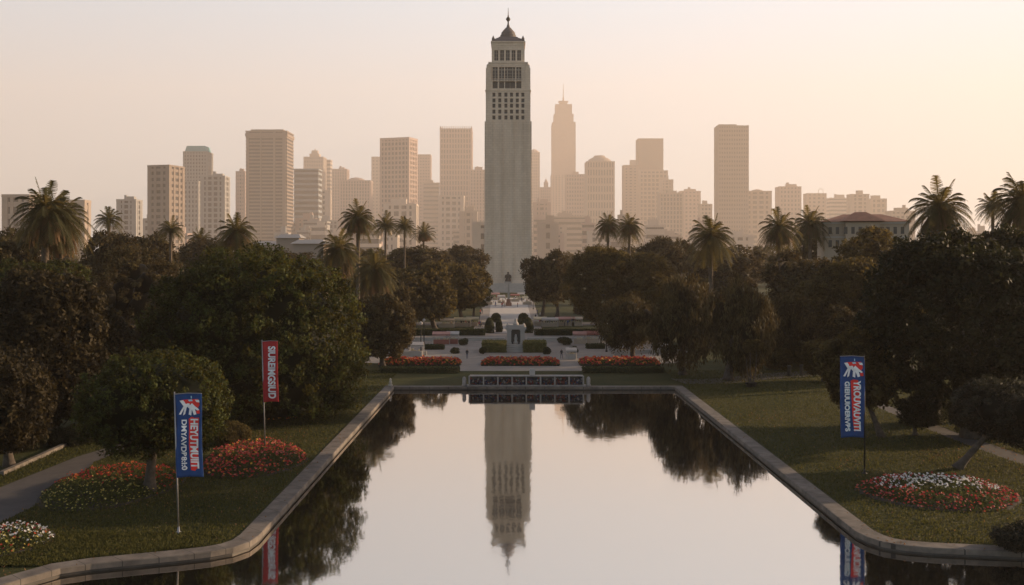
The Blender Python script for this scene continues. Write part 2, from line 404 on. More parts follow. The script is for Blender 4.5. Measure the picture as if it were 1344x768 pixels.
# window storeys: cores are dark, walls in front have real openings on all four sides
def storey(name, hw, z0, z1, holes, core_in=1.0):
    mb = MB(); c = MB()
    for k in range(4):
        s = MB(); facade_with_holes(s, hw if k % 2 == 0 else hw - 1.3, -hw, z0, z1, holes, 1.3)
        ca, sa = math.cos(k * math.pi / 2), math.sin(k * math.pi / 2)
        mb.add([(x * ca - y * sa, x * sa + y * ca, z) for x, y, z in s.v], s.f)
    return mb.build(name, M['tower'], tower)
cols = [648.8, 656.3, 664.2, 671.4, 678.8, 686.0]; rows = [128.6, 136.0, 142.8, 150.4, 158.0]
holes = [(TX(c) - .75, TX(c) + .75, TZ(r + 2.6), TZ(r - 2.6)) for c in cols for r in rows]
cols2 = [650.3, 658.7, 666.2, 672.8, 680.8]
holes2 = [(TX(c) - 1.25, TX(c) + 1.25, TZ(120.5), TZ(92.5)) for c in cols2]
cols3 = [651.6, 659.2, 666.6, 674.0, 681.2]
holes3 = [(TX(c) - .95, TX(c) + .95, TZ(83.5), TZ(70)) for c in cols3]
holes = [(a - .0, b, c, d) for a, b, c, d in holes]
storey('lower_storey', w1, TZ(162), TZ(123.6), holes)
w2 = 50.0 * TD / F / 2
storey('middle_storey', w1 - .02, TZ(123.5), TZ(111), [(a, b, c, min(d, TZ(111))) for a, b, c, d in holes2])
storey('middle_storey', w2, TZ(110.9), TZ(87), [(a, b, max(c, TZ(110.9)), d) for a, b, c, d in holes2])
w3 = 42.6 * TD / F / 2
storey('belfry', w3, TZ(86.9), TZ(60), holes3)
led = MB()
led.box(0, 0, TZ(123.6), 2 * w1 + .5, 2 * w1 + .5, .5); led.box(0, 0, TZ(111) - .1, 2 * w1 - .25, 2 * w1 - .25, .35)
led.box(0, 0, TZ(87) - .2, 2 * w2 + .4, 2 * w2 + .4, .6); led.box(0, 0, TZ(60) - .1, 2 * w3 + .8, 2 * w3 + .8, .7)
led.box(0, 0, TZ(64), 2 * w3 + .35, 2 * w3 + .35, .35)
led.build('cornice', M['tower'], tower)
for sx in (-1, 1):
    for sy in (-1, 1):
        tb = MB(); x = sx * (w1 - 1.35); y = sy * (w1 - 1.35)
        tb.box(x, y, TZ(111), 2.6, 2.6, TZ(94) - TZ(111)); tb.box(x, y, TZ(94), 1.9, 1.9, TZ(90.5) - TZ(94))
        tb.lathe(x, y, [(.8, TZ(90.5)), (.9, TZ(89.7)), (.35, TZ(88.2)), (.02, TZ(87.2))], 8)
        tb.build('turret', M['tower'], tower)
        tb = MB(); x = sx * (w3 - .8); y = sy * (w3 - .8)
        tb.box(x, y, TZ(60) + .6, 1.5, 1.5, 1.5); tb.lathe(x, y, [(.7, TZ(60) + 2.1), (.5, TZ(60) + 2.7), (.02, TZ(60) + 3.7)], 8)
        tb.build('corner_finial', M['roof_dark'], tower)
# dark glazing and louvres inside the openings
for hs, hw in ((holes, w1), (holes2, w2), (holes3, w3)):
    for a_, b_, c_, d_ in hs:
        g = MB(); g.box((a_ + b_) / 2, -hw + .9, c_ - .05, b_ - a_ + .1, .12, d_ - c_ + .1)
        if hs is not holes:
            g.cur = 1
            g.box((a_ + b_) / 2, -hw + .78, c_, .55 if hs is holes2 else .25, .16, d_ - c_); 
            nb = int((d_ - c_) / 1.4)
            for q in range(1, nb): g.box((a_ + b_) / 2, -hw + .76, c_ + q * (d_ - c_) / nb, b_ - a_, .1, .14 if q % 3 else .5)
        g.build('window', [M['dark_window'], M['stone']], tower)
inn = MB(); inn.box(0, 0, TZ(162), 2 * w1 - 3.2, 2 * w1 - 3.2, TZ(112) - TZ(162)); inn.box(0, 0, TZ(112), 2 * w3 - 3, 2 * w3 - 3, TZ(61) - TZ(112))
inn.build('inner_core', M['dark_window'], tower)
bal = MB()   # balcony rail across the tall middle windows
for q in range(19): bal.box(-w1 * .62 + q * w1 * 1.24 / 18, -w1 + .3, TZ(111) + .26, .12, .12, .8)
bal.box(0, -w1 + .3, TZ(111) + 1.06, 2 * w1 * .64, .2, .16)
bal.build('balcony', M['tower'], tower)
dm = MB()
hip = w3 + .35
dm.frustum(0, 0, TZ(58.6), TZ(54.8), 2 * hip, 2 * hip, 2 * hip * .80, 2 * hip * .80)
dm.frustum(0, 0, TZ(54.8), TZ(52.4), 2 * hip * .80, 2 * hip * .80, 2 * hip * .62, 2 * hip * .62)
dm.frustum(0, 0, TZ(52.4), TZ(50.6), 2 * hip * .60, 2 * hip * .60, 2 * hip * .52, 2 * hip * .52)
dm.build('roof', M['roof_dark'], tower)
dm = MB(); s = TD / F
dm.lathe(0, 0, [(10.6 * s, TZ(52)), (11.6 * s, TZ(50.3)), (10.6 * s, TZ(49.8)), (10.4 * s, TZ(46.5)), (9.4 * s, TZ(45.8)), (8.9 * s, TZ(43.0)), (6.6 * s, TZ(40.2)), (4.6 * s, TZ(38)), (3.6 * s, TZ(36.8)), (2.3 * s, TZ(36)), (1.7 * s, TZ(33.5)), (1.0 * s, TZ(31.5))], 20)
dm.build('dome', M['roof_dark'], tower)
dm = MB()
dm.lathe(0, 0, [(1.0 * s, TZ(31.6)), (.9 * s, TZ(28.5)), (2.2 * s, TZ(27)), (3.2 * s, TZ(25.3)), (2.2 * s, TZ(23.5)), (.9 * s, TZ(22)), (.5 * s, TZ(19)), (.22 * s, TZ(10.2))], 12)
dm.build('finial', M['bronze'], tower, smooth=True)
# stepped plinth
pl = empty('plinth', (t0.x, TD - 12, GZ), 0, 'pale stepped stone platform that the tall tower stands on', 'platform')
zt = TZ(369) - .8
m1 = MB(); m1.box(0, 12, 0, 2 * w0 + 7, 2 * w0 + 7, zt); m1.build('platform', M['stone_white'], pl)
m1 = MB()
for k in range(9): m1.box(0.0, -4 - 1.1 * k - .5, 0, 2 * w0 + 1 - .9 * k, 1.1, zt - .45 * (k + 1) + .02)
m1.build('stairs', M['stone_white'], pl)
for sx in (-1, 1):
    m1 = MB(); m1.box(sx * (w0 + 1.6), -6, 0, 2.2, 7, zt + 1.0); m1.build('side_wall', M['stone_white'], pl)

# ------------------------------------------------------------------ skyline
def cmat(name, c): return mat(name, c, 0.85, 0.08, 0.05)
CM = {'tan': cmat('city_tan', (0.33, 0.26, 0.21)), 'brown': cmat('city_brown', (0.22, 0.17, 0.14)), 'grey': cmat('city_grey', (0.28, 0.27, 0.26)),
      'pale': cmat('city_pale', (0.46, 0.385, 0.32)), 'blue': cmat('city_bluegrey', (0.22, 0.25, 0.27)), 'rose': cmat('city_rose', (0.34, 0.245, 0.21)), 'teal': cmat('city_teal', (0.10, 0.30, 0.32))}
KD = KDIST = 5.0   # how far off the city stands
def city(x0, x1, yt, d, style, c, label, k=1.0, rot=0.0, fl=4.2, top=None, grp=None, name='office_tower', cat='skyscraper', near=1.0):
    KD = KDIST * near
    jr = random.Random(int(x0 * 13 + yt * 3)); jf = jr.uniform(.85, 1.35); js = jr.uniform(.8, 1.5)
    d *= KD; fl *= KD * jf
    p0, p1 = (x0 - CX) / F, (x1 - CX) / F
    if p1 < 0: w = d * (p1 - p0) / (1 - k * p1); xl = p0 * d; xc = xl + w / 2
    elif p0 > 0: w = d * (p1 - p0) / (1 + k * p0); xr = p1 * d; xc = xr - w / 2
    else: w = d * (p1 - p0); xc = (p0 + p1) / 2 * d
    if rot:
        f_ = abs(math.cos(rot)) + k * abs(math.sin(rot)); xc = (p0 + p1) / 2 * (d + w * .5); w = d * (p1 - p0) / f_
    dep = w * k; h = zat(yt, d) - GZ
    o = empty(name, (xc, d + dep / 2, GZ), rot, label, cat, grp)
    mb = MB(); mb.box(0, 0, 0, w, dep, h - .3); mb.build('glazing', M['glass'], o)
    mf = MB(); ns = max(2, int(h / fl))
    zs = h / ns
    if style in ('grid', 'bands', 'fine'):
        th = {'grid': .40, 'bands': .50, 'fine': .5}[style] * jr.uniform(.8, 1.25)
        for i in range(ns): mf.box(0, 0, i * zs, w + .7 * KD, dep + .7 * KD, zs * th)
    if style in ('grid', 'fins', 'fine'):
        sp = {'grid': 4.6, 'fins': 3.3, 'fine': 3.6}[style] * KD * (1 if style == 'fins' else js); fw = {'grid': .36, 'fins': .48, 'fine': .5}[style]
        for L, D, ax in ((w, dep, 0), (dep, w, 1)):
            n_ = max(3, round(L / sp)); st = L / n_
            for i in range(1, n_):
                q = -L / 2 + i * st; ww = st * fw * (1.5 if i in (0, n_) else 1)
                if ax == 0: mf.box(q, 0, 0, ww, D + 1.2 * KD, h)
                else: mf.box(0, q, 0, D + 1.2 * KD, ww, h)
        cw = sp * .55
        for sx in (-1, 1):
            for sy in (-1, 1): mf.box(sx * (w / 2 + .65 * KD - cw / 2), sy * (dep / 2 + .65 * KD - cw / 2), 0, cw, cw, h)
    if style == 'fins':
        for i in range(0, ns, 1): mf.box(0, 0, i * zs, w + .25, dep + .25, zs * .3)
    mf.build('facade', CM[c], o)
    rf = MB(); rf.box(0, 0, h - 1.1 * KD, w + 1.5 * KD, dep + 1.5 * KD, 1.4 * KD); rf.build('roof', CM[c], o)
    if top != 'none' and top != 'clean' and w > 12:
        rs = random.Random(int(x0 * 7 + yt)); ph = MB()
        if top is None:
            a = .3 + .3 * rs.random(); ph.box(w * (rs.random() - .5) * .3, 0, h + .2, w * a, dep * .4, (2.5 + 2 * rs.random()) * KD); 
            ph.box(w * (rs.random() - .5) * .5, dep * .1, h + .2, w * .12, dep * .15, (4 + 2 * rs.random()) * KD)
            ph.build('penthouse', CM[c], o)
    return o, w, dep, h
def extra(o, name, boxes, c, kind='box'):
    mb = MB()
    for b_ in boxes: mb.box(*b_)
    return mb.build(name, CM[c] if c in CM else M[c], o)

city(5, 52, 256, 480, 'grid', 'tan', 'pale low apartment block behind the tall palm at the far left', 1.0, top='clean', name='apartment_block', cat='building', near=0.8)
city(88, 117, 263, 520, 'grid', 'tan', 'pale flat roofed block half hidden by the right side of the leftmost palm', .8, top='clean', name='apartment_block', cat='building')
city(154, 186, 262, 900, 'grid', 'grey', 'short grey office block with rooftop box right of the second palm from the left', near=0.62)
city(198, 237, 217, 860, 'grid', 'brown', 'brown gridded tower with sunlit right face, leftmost of the high towers', 1.1, rot=R(-16), top='clean', near=0.55)
o, w, dp, h = city(241, 279, 199, 1300, 'fine', 'grey', 'grey tower with slanted teal glass cap left of the skyline', .9, top='clean', near=0.62)
mb = MB(); mb.frustum(0, 0, h, h + 4.5 * KD, w * .93, dp * .93, w * .78, dp * .78); mb.build('glass_cap', CM['teal'], o)
city(237, 264, 238, 1240, 'fine', 'grey', 'lower grey block at the left foot of the teal capped tower', .6, top='clean', near=0.62)
city(264, 301, 231, 1100, 'grid', 'grey', 'grey gridded block in front of the teal capped tower, right side', .8, near=0.62)
city(310, 324, 225, 1400, 'fine', 'rose', 'narrow grey slab just left of the broad banded tower', 1.0, near=0.75)
o, w, dp, h = city(323, 385, 172, 1150, 'bands', 'brown', 'broad brown tower with horizontal bands and vertical corner piers', .8, top='clean', near=0.7)
extra(o, 'corner_pier', [(-w / 2 + w * .04, -dp / 2, 0, w * .07, 9, h), (-w * .13, -dp / 2, 0, w * .03, 9, h), (w * .2, -dp / 2, 0, w * .05, 9, h), (w * .44, -dp / 2, 0, w * .08, 9, h)], 'brown')
extra(o, 'parapet', [(0, 0, h - 20, w + 7, dp + 7, 11), (0, 0, h + .5, w * .8, dp * .8, 7)], 'brown')
city(386, 422, 222, 1100, 'bands', 'blue', 'blue grey banded block right of the broad brown tower', .8, top='clean', near=0.8)
city(326, 352, 268, 950, 'fine', 'rose', 'low dusky block at the left foot of the broad banded tower', .7, top='clean')
city(356, 384, 276, 900, 'grid', 'tan', 'low tan block at the right foot of the broad banded tower', .7, top='clean')
o, w, dp, h = city(399, 428, 206, 1500, 'fine', 'tan', 'tan stepped tower with small roof turret between banded and gridded towers', .9, top='clean')
extra(o, 'turret', [(0, 0, h, w * .5, w * .5, 26), (0, 0, h + 26, w * .32, w * .32, 23), (0, 0, h + 49, 7, 7, 14)], 'tan')
city(424, 436, 210, 1530, 'bands', 'pale', 'thin pale slab added as the sunlit right side of the tan stepped tower', 1.6, top='clean')  # sunlit side of the stepped tower, added as a separate paler slab
city(418, 434, 250, 1000, 'grid', 'pale', 'small pale block stepping down right of the blue grey block', 1., top='clean')
city(436, 458, 222, 1500, 'fins', 'rose', 'dusky flat topped tower behind the domed office block', 1.0)
o, w, dp, h = city(446, 489, 237, 1300, 'fins', 'rose', 'wide ribbed block with shallow rooftop dome left of the gridded tower', .7, top='clean')
mb = MB(); mb.lathe(0, 0, [(w * .3, h), (w * .28, h + 10), (w * .18, h + 19), (w * .02, h + 24)], 12); mb.build('dome', CM['rose'], o)
city(488, 503, 206, 1600, 'fine', 'tan', 'slim pale tan tower touching the left of the gridded corner tower', 1.0, top='clean')
o, w, dp, h = city(501, 548, 181, 1180, 'grid', 'rose', 'tall gridded tower turned to show its corner left of the ribbed tower', .6, rot=R(-20), top='clean', near=0.85)
extra(o, 'parapet', [(0, 0, h - 9, w + 6.2, dp + 6.2, 10)], 'rose')
city(547, 566, 203, 1500, 'fine', 'rose', 'plain dusky tower behind the right edge of the corner tower', 1.0, top='clean')
city(556, 577, 240, 1350, 'bands', 'tan', 'short banded tan block left of the ribbed crown tower', .8)
o, w, dp, h = city(578, 620, 169, 1300, 'fins', 'rose', 'tall ribbed tower with a notched crown left of the stone tower', 1.0, fl=6, top='clean')
cr = MB()
for i in range(15):
    for sy in (-1, 1): cr.box(-w / 2 + i * w / 14, sy * dp / 2, h, 4.6, 4.6, 15)
    for sx in (-1, 1): cr.box(sx * w / 2, -dp / 2 + i * dp / 14, h, 4.6, 4.6, 15)
cr.build('crown', CM['rose'], o)
city(576, 609, 257, 1000, 'grid', 'pale', 'pale low block at the foot of the ribbed crown tower', .8, top='clean')
city(617, 637, 223, 1250, 'fins', 'rose', 'dusky ribbed block whose right side meets the stone tower', .9)
city(622, 645, 292, 400, 'grid', 'pale', 'white balconied apartment block just left of the stone tower base', 1., name='apartment_block', cat='building', top='clean')
city(604, 626, 278, 800, 'grid', 'tan', 'tan apartment block beside the white balconied one', 1., name='apartment_block', cat='building')
o, w, dp, h = city(694, 708, 200, 1600, 'fine', 'rose', 'slim rounded top tower peeking right of the stone tower', 1.0, top='clean')
mb = MB(); mb.lathe(0, 0, [(w * .5, h), (w * .42, h + 14), (w * .2, h + 24), (.1, h + 28)], 8); mb.build('cap', CM['rose'], o)
o, w, dp, h = city(709, 723, 246, 1500, 'fine', 'rose', 'small old tower with a pointed steeple right of the stone tower', 1.0, top='clean', cat='building')
mb = MB(); mb.box(w * .05, 0, h, w * .42, w * .42, 36); mb.lathe(w * .05, 0, [(w * .2, h + 36), (.1, h + 66)], 8); mb.build('steeple', CM['rose'], o)
# stepped spire skyscraper
o, w, dp, h = city(723, 756, 229, 1700, 'fine', 'rose', 'tallest far skyscraper with stepped top and thin antenna mast', 1.0, top='clean')
S_ = 1700 * KD / F
def zz(py): return zat(py, 1700 * KD) - GZ
mb = MB()
mb.box(0, 0, h, 30.5 * S_, 30.5 * S_, zz(160) - h); mb.box(0, 0, zz(160), 26 * S_, 26 * S_, zz(149) - zz(160)); mb.box(0, 0, zz(149), 22 * S_, 22 * S_, zz(136) - zz(149))
mb.frustum(0, 0, zz(136), zz(131), 9 * S_, 9 * S_, 13 * S_, 13 * S_)
for q in (-15.3, -7.6, 0, 7.6, 15.3): mb.box(q * S_, 0, h, 3.0, 31 * S_, zz(162) - h)
mb.build('upper_storeys', CM['rose'], o)
mb = MB(); mb.lathe(0, 0, [(1.5 * S_, zz(131)), (1.0 * S_, zz(126)), (.55 * S_, zz(124)), (.2 * S_, zz(107))], 8); mb.build('antenna', CM['rose'], o)
city(742, 767, 229, 1380, 'fine', 'rose', 'flat topped block right in front of the antenna skyscraper', .9)
o, w, dp, h = city(768, 806, 212, 1250, 'fins', 'tan', 'vertically striped tower with broad round cap right of the antenna skyscraper', 1.0, fl=7, top='clean')
mb = MB(); mb.lathe(0, 0, [(w * .45, h), (w * .45, h + 7), (w * .40, h + 17), (w * .30, h + 27), (w * .24, h + 30), (w * .2, h + 40), (w * .1, h + 43)], 20); mb.build('cap', CM['tan'], o)
o, w, dp, h = city(817, 837, 217, 1300, 'fine', 'tan', 'pale block with a small tank on its roof left of the plain tan tower', .9, top='clean')
extra(o, 'roof_tank', [(w * .2, 0, h, w * .42, w * .42, 34)], 'pale')
city(835, 870, 182, 1450, 'fine', 'brown', 'plain tan tower with lower shoulders right of the striped domed tower', .9, top='clean')
city(836, 876, 224, 1350, 'grid', 'tan', 'wide stepped base block below the plain tan tower', .7, top='clean')
city(866, 883, 236, 1300, 'grid', 'tan', 'low shoulder block right of the stepped base block', .7)
city(863, 896, 254, 1150, 'fins', 'tan', 'short ribbed block in front of the tan tower shoulders', .8)
city(890, 919, 251, 1400, 'fine', 'rose', 'short flat block between the tan tower and the lone dark slab', .8)
city(917, 934, 268, 1200, 'grid', 'tan', 'small low block left of the lone dark slab', 1.0)
o, w, dp, h = city(938, 982, 165, 1250, 'fine', 'brown', 'lone dark tan slab tower, rightmost of the high towers', .7, top='clean', near=0.85)
extra(o, 'roof_screen', [(-w * .18, 0, h, w * .6, dp * .8, 8)], 'brown')
o, w, dp, h = city(972, 1012, 251, 1100, 'grid', 'tan', 'low stepped block with tiny dome at the foot of the lone dark slab', .8, top='clean')
mb = MB(); mb.lathe(w * .05, 0, [(w * .25, h), (w * .2, h + 8), (.1, h + 14)], 10); mb.build('dome', CM['tan'], o)
city(1018, 1051, 245, 1250, 'fine', 'rose', 'square hazy block with rooftop plant behind the right palm pair', .8)
o, w, dp, h = city(1055, 1084, 254, 1300, 'fine', 'tan', 'pale block carrying a thin arched roof frame', .7, top='clean')
mb = MB(); mb.tube([(w * .2, 0, h), (w * .2, 0, h + 24), (w * .27, 0, h + 30), (w * .38, 0, h + 30), (w * .45, 0, h + 24), (w * .45, 0, h)], 1.5, 5); mb.build('arched_frame', CM['pale'], o)
city(1085, 1113, 260, 1250, 'bands', 'pale', 'very pale low slab behind the red roofed house', .7)
city(1112, 1140, 255, 1150, 'grid', 'tan', 'stepped hazy block above the roof of the red roofed house', .8)
city(1138, 1163, 261, 1180, 'grid', 'tan', 'lower right step of the hazy blocks above the red roof', .8)
city(1163, 1200, 277, 900, 'grid', 'tan', 'low pale block right of the red roofed house', .6)
city(700, 722, 266, 950, 'grid', 'rose', 'mid height dusky block right beside the stone tower', .8)
city(722, 770, 284, 900, 'bands', 'tan', 'wide low block with many horizontal bands right of the stone tower', .7)
city(505, 548, 268, 800, 'grid', 'pale', 'low pale block behind the thin palms left of the stone tower', .7)
rs = random.Random(5)
for i in range(64):
    x = rs.uniform(-20, 1330); w_ = rs.uniform(16, 38)
    if 625 < x + w_ / 2 < 705: continue
    c_ = rs.choice(['tan', 'pale', 'rose', 'grey']); d_ = rs.uniform(560, 950)
    side = 'left' if x < 640 else 'right'
    city(x, x + w_, rs.uniform(286, 312) if 180 < x < 1080 else rs.uniform(296, 318), d_, rs.choice(['grid', 'bands', 'grid']), c_,
         'low hazy city block half hidden by trees under the skyline, %s of tower' % side, .8, name='city_block', cat='building',
         grp='low city blocks below the skyline')

# red roofed house on the right
hd = 260.0
ho = empty('red_roofed_house', (at(1142, HY, hd).x, hd + 6, GZ), R(-8), 'cream building with red hipped roofs rising above the right hand trees', 'house')
hh = zat(291, hd) - GZ; hw_ = 20.0
mb = MB(); mb.box(0, 0, 0, hw_, 12, hh); mb.box(-1.2, -6.6, 0, 8, 2.2, hh - .2); mb.build('wall', cmat('cream_render', (0.40, 0.32, 0.24)), ho)
mb = MB()
def hiproof(mb, cx, cy, z, a, b, r, e=.7, cap=.45):
    a2, b2_ = a / 2 + e, b / 2 + e; rx = a / 2 - b / 2 * .9 if a > b else .2; ry = b / 2 - a / 2 * .9 if b >= a else .2
    V = [(cx - a2, cy - b2_, z), (cx + a2, cy - b2_, z), (cx + a2, cy + b2_, z), (cx - a2, cy + b2_, z),
         (cx - rx, cy - ry, z + r), (cx + rx, cy - ry, z + r), (cx + rx, cy + ry, z + r), (cx - rx, cy + ry, z + r)]
    mb.add(V, [(0, 3, 2, 1), (0, 1, 5, 4), (1, 2, 6, 5), (2, 3, 7, 6), (3, 0, 4, 7), (4, 5, 6, 7)])
hiproof(mb, 0, 0, hh + .02, hw_, 12, 2.0); hiproof(mb, -1.2, -4.5, hh + .1, 9, 7, 2.3)
mb.build('roof', M['roof_red'], ho)
for i in range(11):
    xx = -8.6 + i * 1.7; yy = -6.02 if abs(xx + 1.2) > 4.1 else -7.72
    for zf in (hh - 3.0, hh - 6.2):
        g = MB(); g.box(xx, yy, zf, .8, .1, 1.7); g.build('window', M['dark_window'], ho)
mb = MB(); mb.box(0, -.05, hh - .5, hw_ + .5, 12.5, .4); mb.box(0, -.02, hh - 3.9, hw_ + .3, 12.3, .3); mb.build('cornice', M['white'], ho)
# white market roofs on the left
for i, (x0, x1, yt, d, lb) in enumerate(((362, 392, 309, 480, 'flat pale shed roof above the dome tree, left of three'), (384, 424, 316, 430, 'long white shed roof above the dome tree, nearest the skirted palm'), (330, 368, 318, 520, 'small pale roof above the dome tree behind bushes'))):
    c = at((x0 + x1) / 2, HY, d); w = (x1 - x0) * d / F; h = zat(yt, d) - GZ
    o = empty('market_hall', (c.x, d + 8, GZ), 0, lb, 'building')
    mb = MB(); mb.box(0, 0, 0, w, 14, h - 1.2); mb.build('wall', CM['tan'], o)
    mb = MB(); mb.frustum(0, 0, h - 1.2, h + .6, w + 2, 16, w * .8, 4); mb.build('roof', CM['grey'], o)

# ------------------------------------------------------------------ trees
RG = np.random.default_rng(11)
def rdir(n, rg=RG):
    v = rg.normal(size=(n, 3)); return v / np.linalg.norm(v, axis=1, keepdims=True)
def leaves(C, Nn, size, aspect, rg, hang=0.0):
    n = len(C); t = rdir(n, rg)
    if hang: t = t * (1 - hang) + np.array([0, 0, -1.0]) * hang; t /= np.linalg.norm(t, axis=1, keepdims=True)
    Nn = Nn - t * np.sum(Nn * t, 1, keepdims=True); Nn /= np.linalg.norm(Nn, axis=1, keepdims=True) + 1e-6
    b = np.cross(Nn, t); s = (size * rg.uniform(.65, 1.3, n))[:, None]
    return np.stack([C - t * s, C + b * s * aspect - t * s * .15, C + t * s, C - b * s * aspect - t * s * .15], axis=1)
def ico():
    import bmesh
    bm = bmesh.new(); bmesh.ops.create_icosphere(bm, subdivisions=3, radius=1)
    v = np.array([x.co[:] for x in bm.verts]); f = np.array([[q.index for q in p.verts] for p in bm.faces]); bm.free(); return v, f
ICO = ico()
def crown_mesh(seed, ext, lobes, nclump, cr, per, leaf, aspect=.55, hang=0.0, power=2.0, core=.80, lobr=(.42, .6), spread=.52, flat=-.75, single=False, droop=0.0, rough=.0):
    """ext = (rx, ry, rz) in metres; leaf clumps on the skin of overlapping lobes"""
    rg = np.random.default_rng(seed); ext = np.array(ext)
    if single: LC = np.zeros((1, 3)); LR = np.array([.95])
    else:
        LC = rdir(lobes, rg) * spread * rg.uniform(.75, 1.05, (lobes, 1)); LC[:, 2] = LC[:, 2] * .8; LR = rg.uniform(*lobr, lobes)
        LC = np.vstack([LC, [[0, 0, 0]]]); LR = np.append(LR, .55)
    P = []; Nm = []; need = nclump
    wgt = LR ** 2 / np.sum(LR ** 2)
    for _ in range(40):
        k = rg.choice(len(LR), nclump, p=wgt); d = rdir(nclump, rg)
        if power != 2.0:
            d2 = d / (np.sum(np.abs(d) ** power, 1, keepdims=True) ** (1 / power))
        else: d2 = d
        bump = 1 + .05 * np.sin(7 * d[:, :1] + seed) * np.cos(6 * d[:, 1:2]) + .04 * np.sin(13 * d[:, 2:3] + 9 * d[:, :1])
        p = LC[k] + d2 * LR[k][:, None] * bump * np.where(rg.random((nclump, 1)) < (.02 if single else .10), rg.uniform(1.02, 1.13, (nclump, 1)), rg.uniform(.88 - rough * .6, 1.03 + rough * .3, (nclump, 1)))
        dist = np.linalg.norm(p[:, None, :] - LC[None], axis=2) / LR[None]; dist[np.arange(nclump), k] = 9
        ok = (dist.min(1) > .88) & (p[:, 2] > flat)
        P.append(p[ok]); Nm.append(d[ok]); need -= ok.sum()
        if need <= 0: break
    P = np.vstack(P)[:nclump] * ext; Nm = np.vstack(Nm)[:nclump]
    n = len(P); cs = cr * rg.uniform(.6, 1.35, n)
    ci = np.repeat(np.arange(n), per); m = len(ci)
    d = rdir(m, rg); rr = rg.uniform(.55, 1.0, m)
    off = d * (cs[ci] * rr)[:, None]
    if droop: off[:, 2] -= np.abs(rg.normal(size=m)) * droop * cs[ci]
    C = P[ci] + off
    NN = d * 1.5 + Nm[ci] * .25 + rdir(m, rg) * .26
    tint = np.clip(.36 + rg.normal(size=n)[ci] * .30 + rg.normal(size=m) * .2, 0, 1)
    V = leaves(C, NN, leaf, aspect, rg, hang)
    ev = []; ef = []; off_ = 0
    if core:
        for c_, r_ in zip(LC, LR):
            vv = ICO[0].copy()
            if power != 2.0: vv = vv / (np.sum(np.abs(vv) ** power, 1, keepdims=True) ** (1 / power))
            vv = (c_ + vv * r_ * core * (1 + .05 * np.sin(9 * vv[:, :1] + 5 * vv[:, 1:2]))) * ext
            vv[:, 2] = np.maximum(vv[:, 2], flat * ext[2] + .1 * cr)
            ev.append(vv); ef.append(ICO[1] + off_); off_ += len(vv)
        ex = (np.vstack(ev), np.vstack(ef))
    else: ex = None
    return quads_mesh('crown', V, tint, ex)
def trunk_mesh(seed, h, r, limbs, spread, lean=0.0, forks=0.55):
    rs = random.Random(seed); mb = MB()
    ph = rs.uniform(0, 6)
    def path(z): return (lean * z / h + .25 * r * math.sin(z * .9 + ph), .25 * r * math.cos(z * .8 + ph), z)
    zf = h * forks
    pts = [path(zf * i / 6) for i in range(7)]
    mb.tube(pts, [r * (1.55 if i == 0 else (1.15 if i == 1 else 1 - .05 * i)) for i in range(7)], 9)
    tx, ty, tz = pts[-1]
    for k in range(limbs):
        a = 2 * math.pi * (k + rs.random() * .6) / limbs; q = spread * rs.uniform(.5, 1)
        e = (tx + q * math.cos(a), ty + q * math.sin(a), h * rs.uniform(.92, 1.12)); 
        mid = (tx + q * .42 * math.cos(a), ty + q * .42 * math.sin(a), zf + (e[2] - zf) * .6)
        mb.tube([(tx, ty, tz - r * .6), ((tx + mid[0]) / 2, (ty + mid[1]) / 2, (tz + mid[2]) / 2 + .1), mid, e], [r * .6, r * .45, r * .33, r * .1], 6)
    return mb.mesh('trunk', M['bark'], True)

def tree(name, x0, x1, ytop, ybot, base, label, leafm, crown=None, seed=1, grp=None, trunk_r=None, cat='tree', base_px=None, depth=1.0, free=False, **kw):
    """crown box in photo pixels; base = ground pixel y, or distance when > 1000 -> base-1000 metres"""
    d = base - 1000 if base > 1000 else gp(CX, base).y
    bx = base_px if base_px is not None else (x0 + x1) / 2
    rx = (x1 - x0) / 2 * d / F; z1 = zat(ytop, d); z0 = zat(ybot, d) if free else max(zat(ybot, d), GZ + .2)
    cz = (z0 + z1) / 2; rz = (z1 - z0) / 2; ccx = ((x0 + x1) / 2 - CX) * d / F; X = (bx - CX) * d / F
    o = empty(name, (X, d, GZ), 0, label, cat, grp)
    tr = trunk_r or max(.22, rx * .075)
    link('trunk', trunk_mesh(seed, cz - GZ, tr, 5, rx * .55, lean=(ccx - X)), None, o)
    if callable(crown): me = crown(seed, (rx, rx * depth, rz)); sc = (1, 1, 1)
    else: me = crown; sc = (rx, rx * depth, rz)
    c = link('crown', me, leafm, o, (ccx - X, 0, cz - GZ)); c.scale = sc
    if not callable(crown): c.rotation_euler.z = seed * 1.7
    if c.data.materials and c.data.materials[0] != leafm:
        c.material_slots[0].link = 'OBJECT'; c.material_slots[0].material = leafm
    return o
# shared unit crowns (scaled per tree)
U = [crown_mesh(100 + i, (1, 1, 1), 8 + i, 300, .135, 34, .046, core=.42, lobr=(.34, .55), spread=.58) for i in range(4)]
UF = [crown_mesh(130 + i, (1, 1, 1), 6 + i, 210, .17, 22, .062, core=.42, lobr=(.34, .55), spread=.58) for i in range(3)]
UW = [crown_mesh(140 + i, (1, 1, 1), 8, 360, .13, 44, .042, .32, hang=.6, droop=.8, core=.55, spread=.5) for i in range(2)]
def C_dome(s, e): return crown_mesh(s, e, 0, 1300, .85, 58, .19, single=True, power=2.12, core=.82, rough=.07, flat=-.53)
def C_ball(s, e): return crown_mesh(s, e, 0, 520, .50, 60, .12, core=.80, single=True, power=2.2, rough=.08, flat=-.8)
def C_low(s, e): return crown_mesh(s, e, 9, 470, .42, 56, .12, core=.62, lobr=(.42, .52), spread=.50, flat=-.95)
def C_big(s, e): return crown_mesh(s, e, 12, 1150, .92, 58, .24, core=0, lobr=(.42, .56), spread=.52)
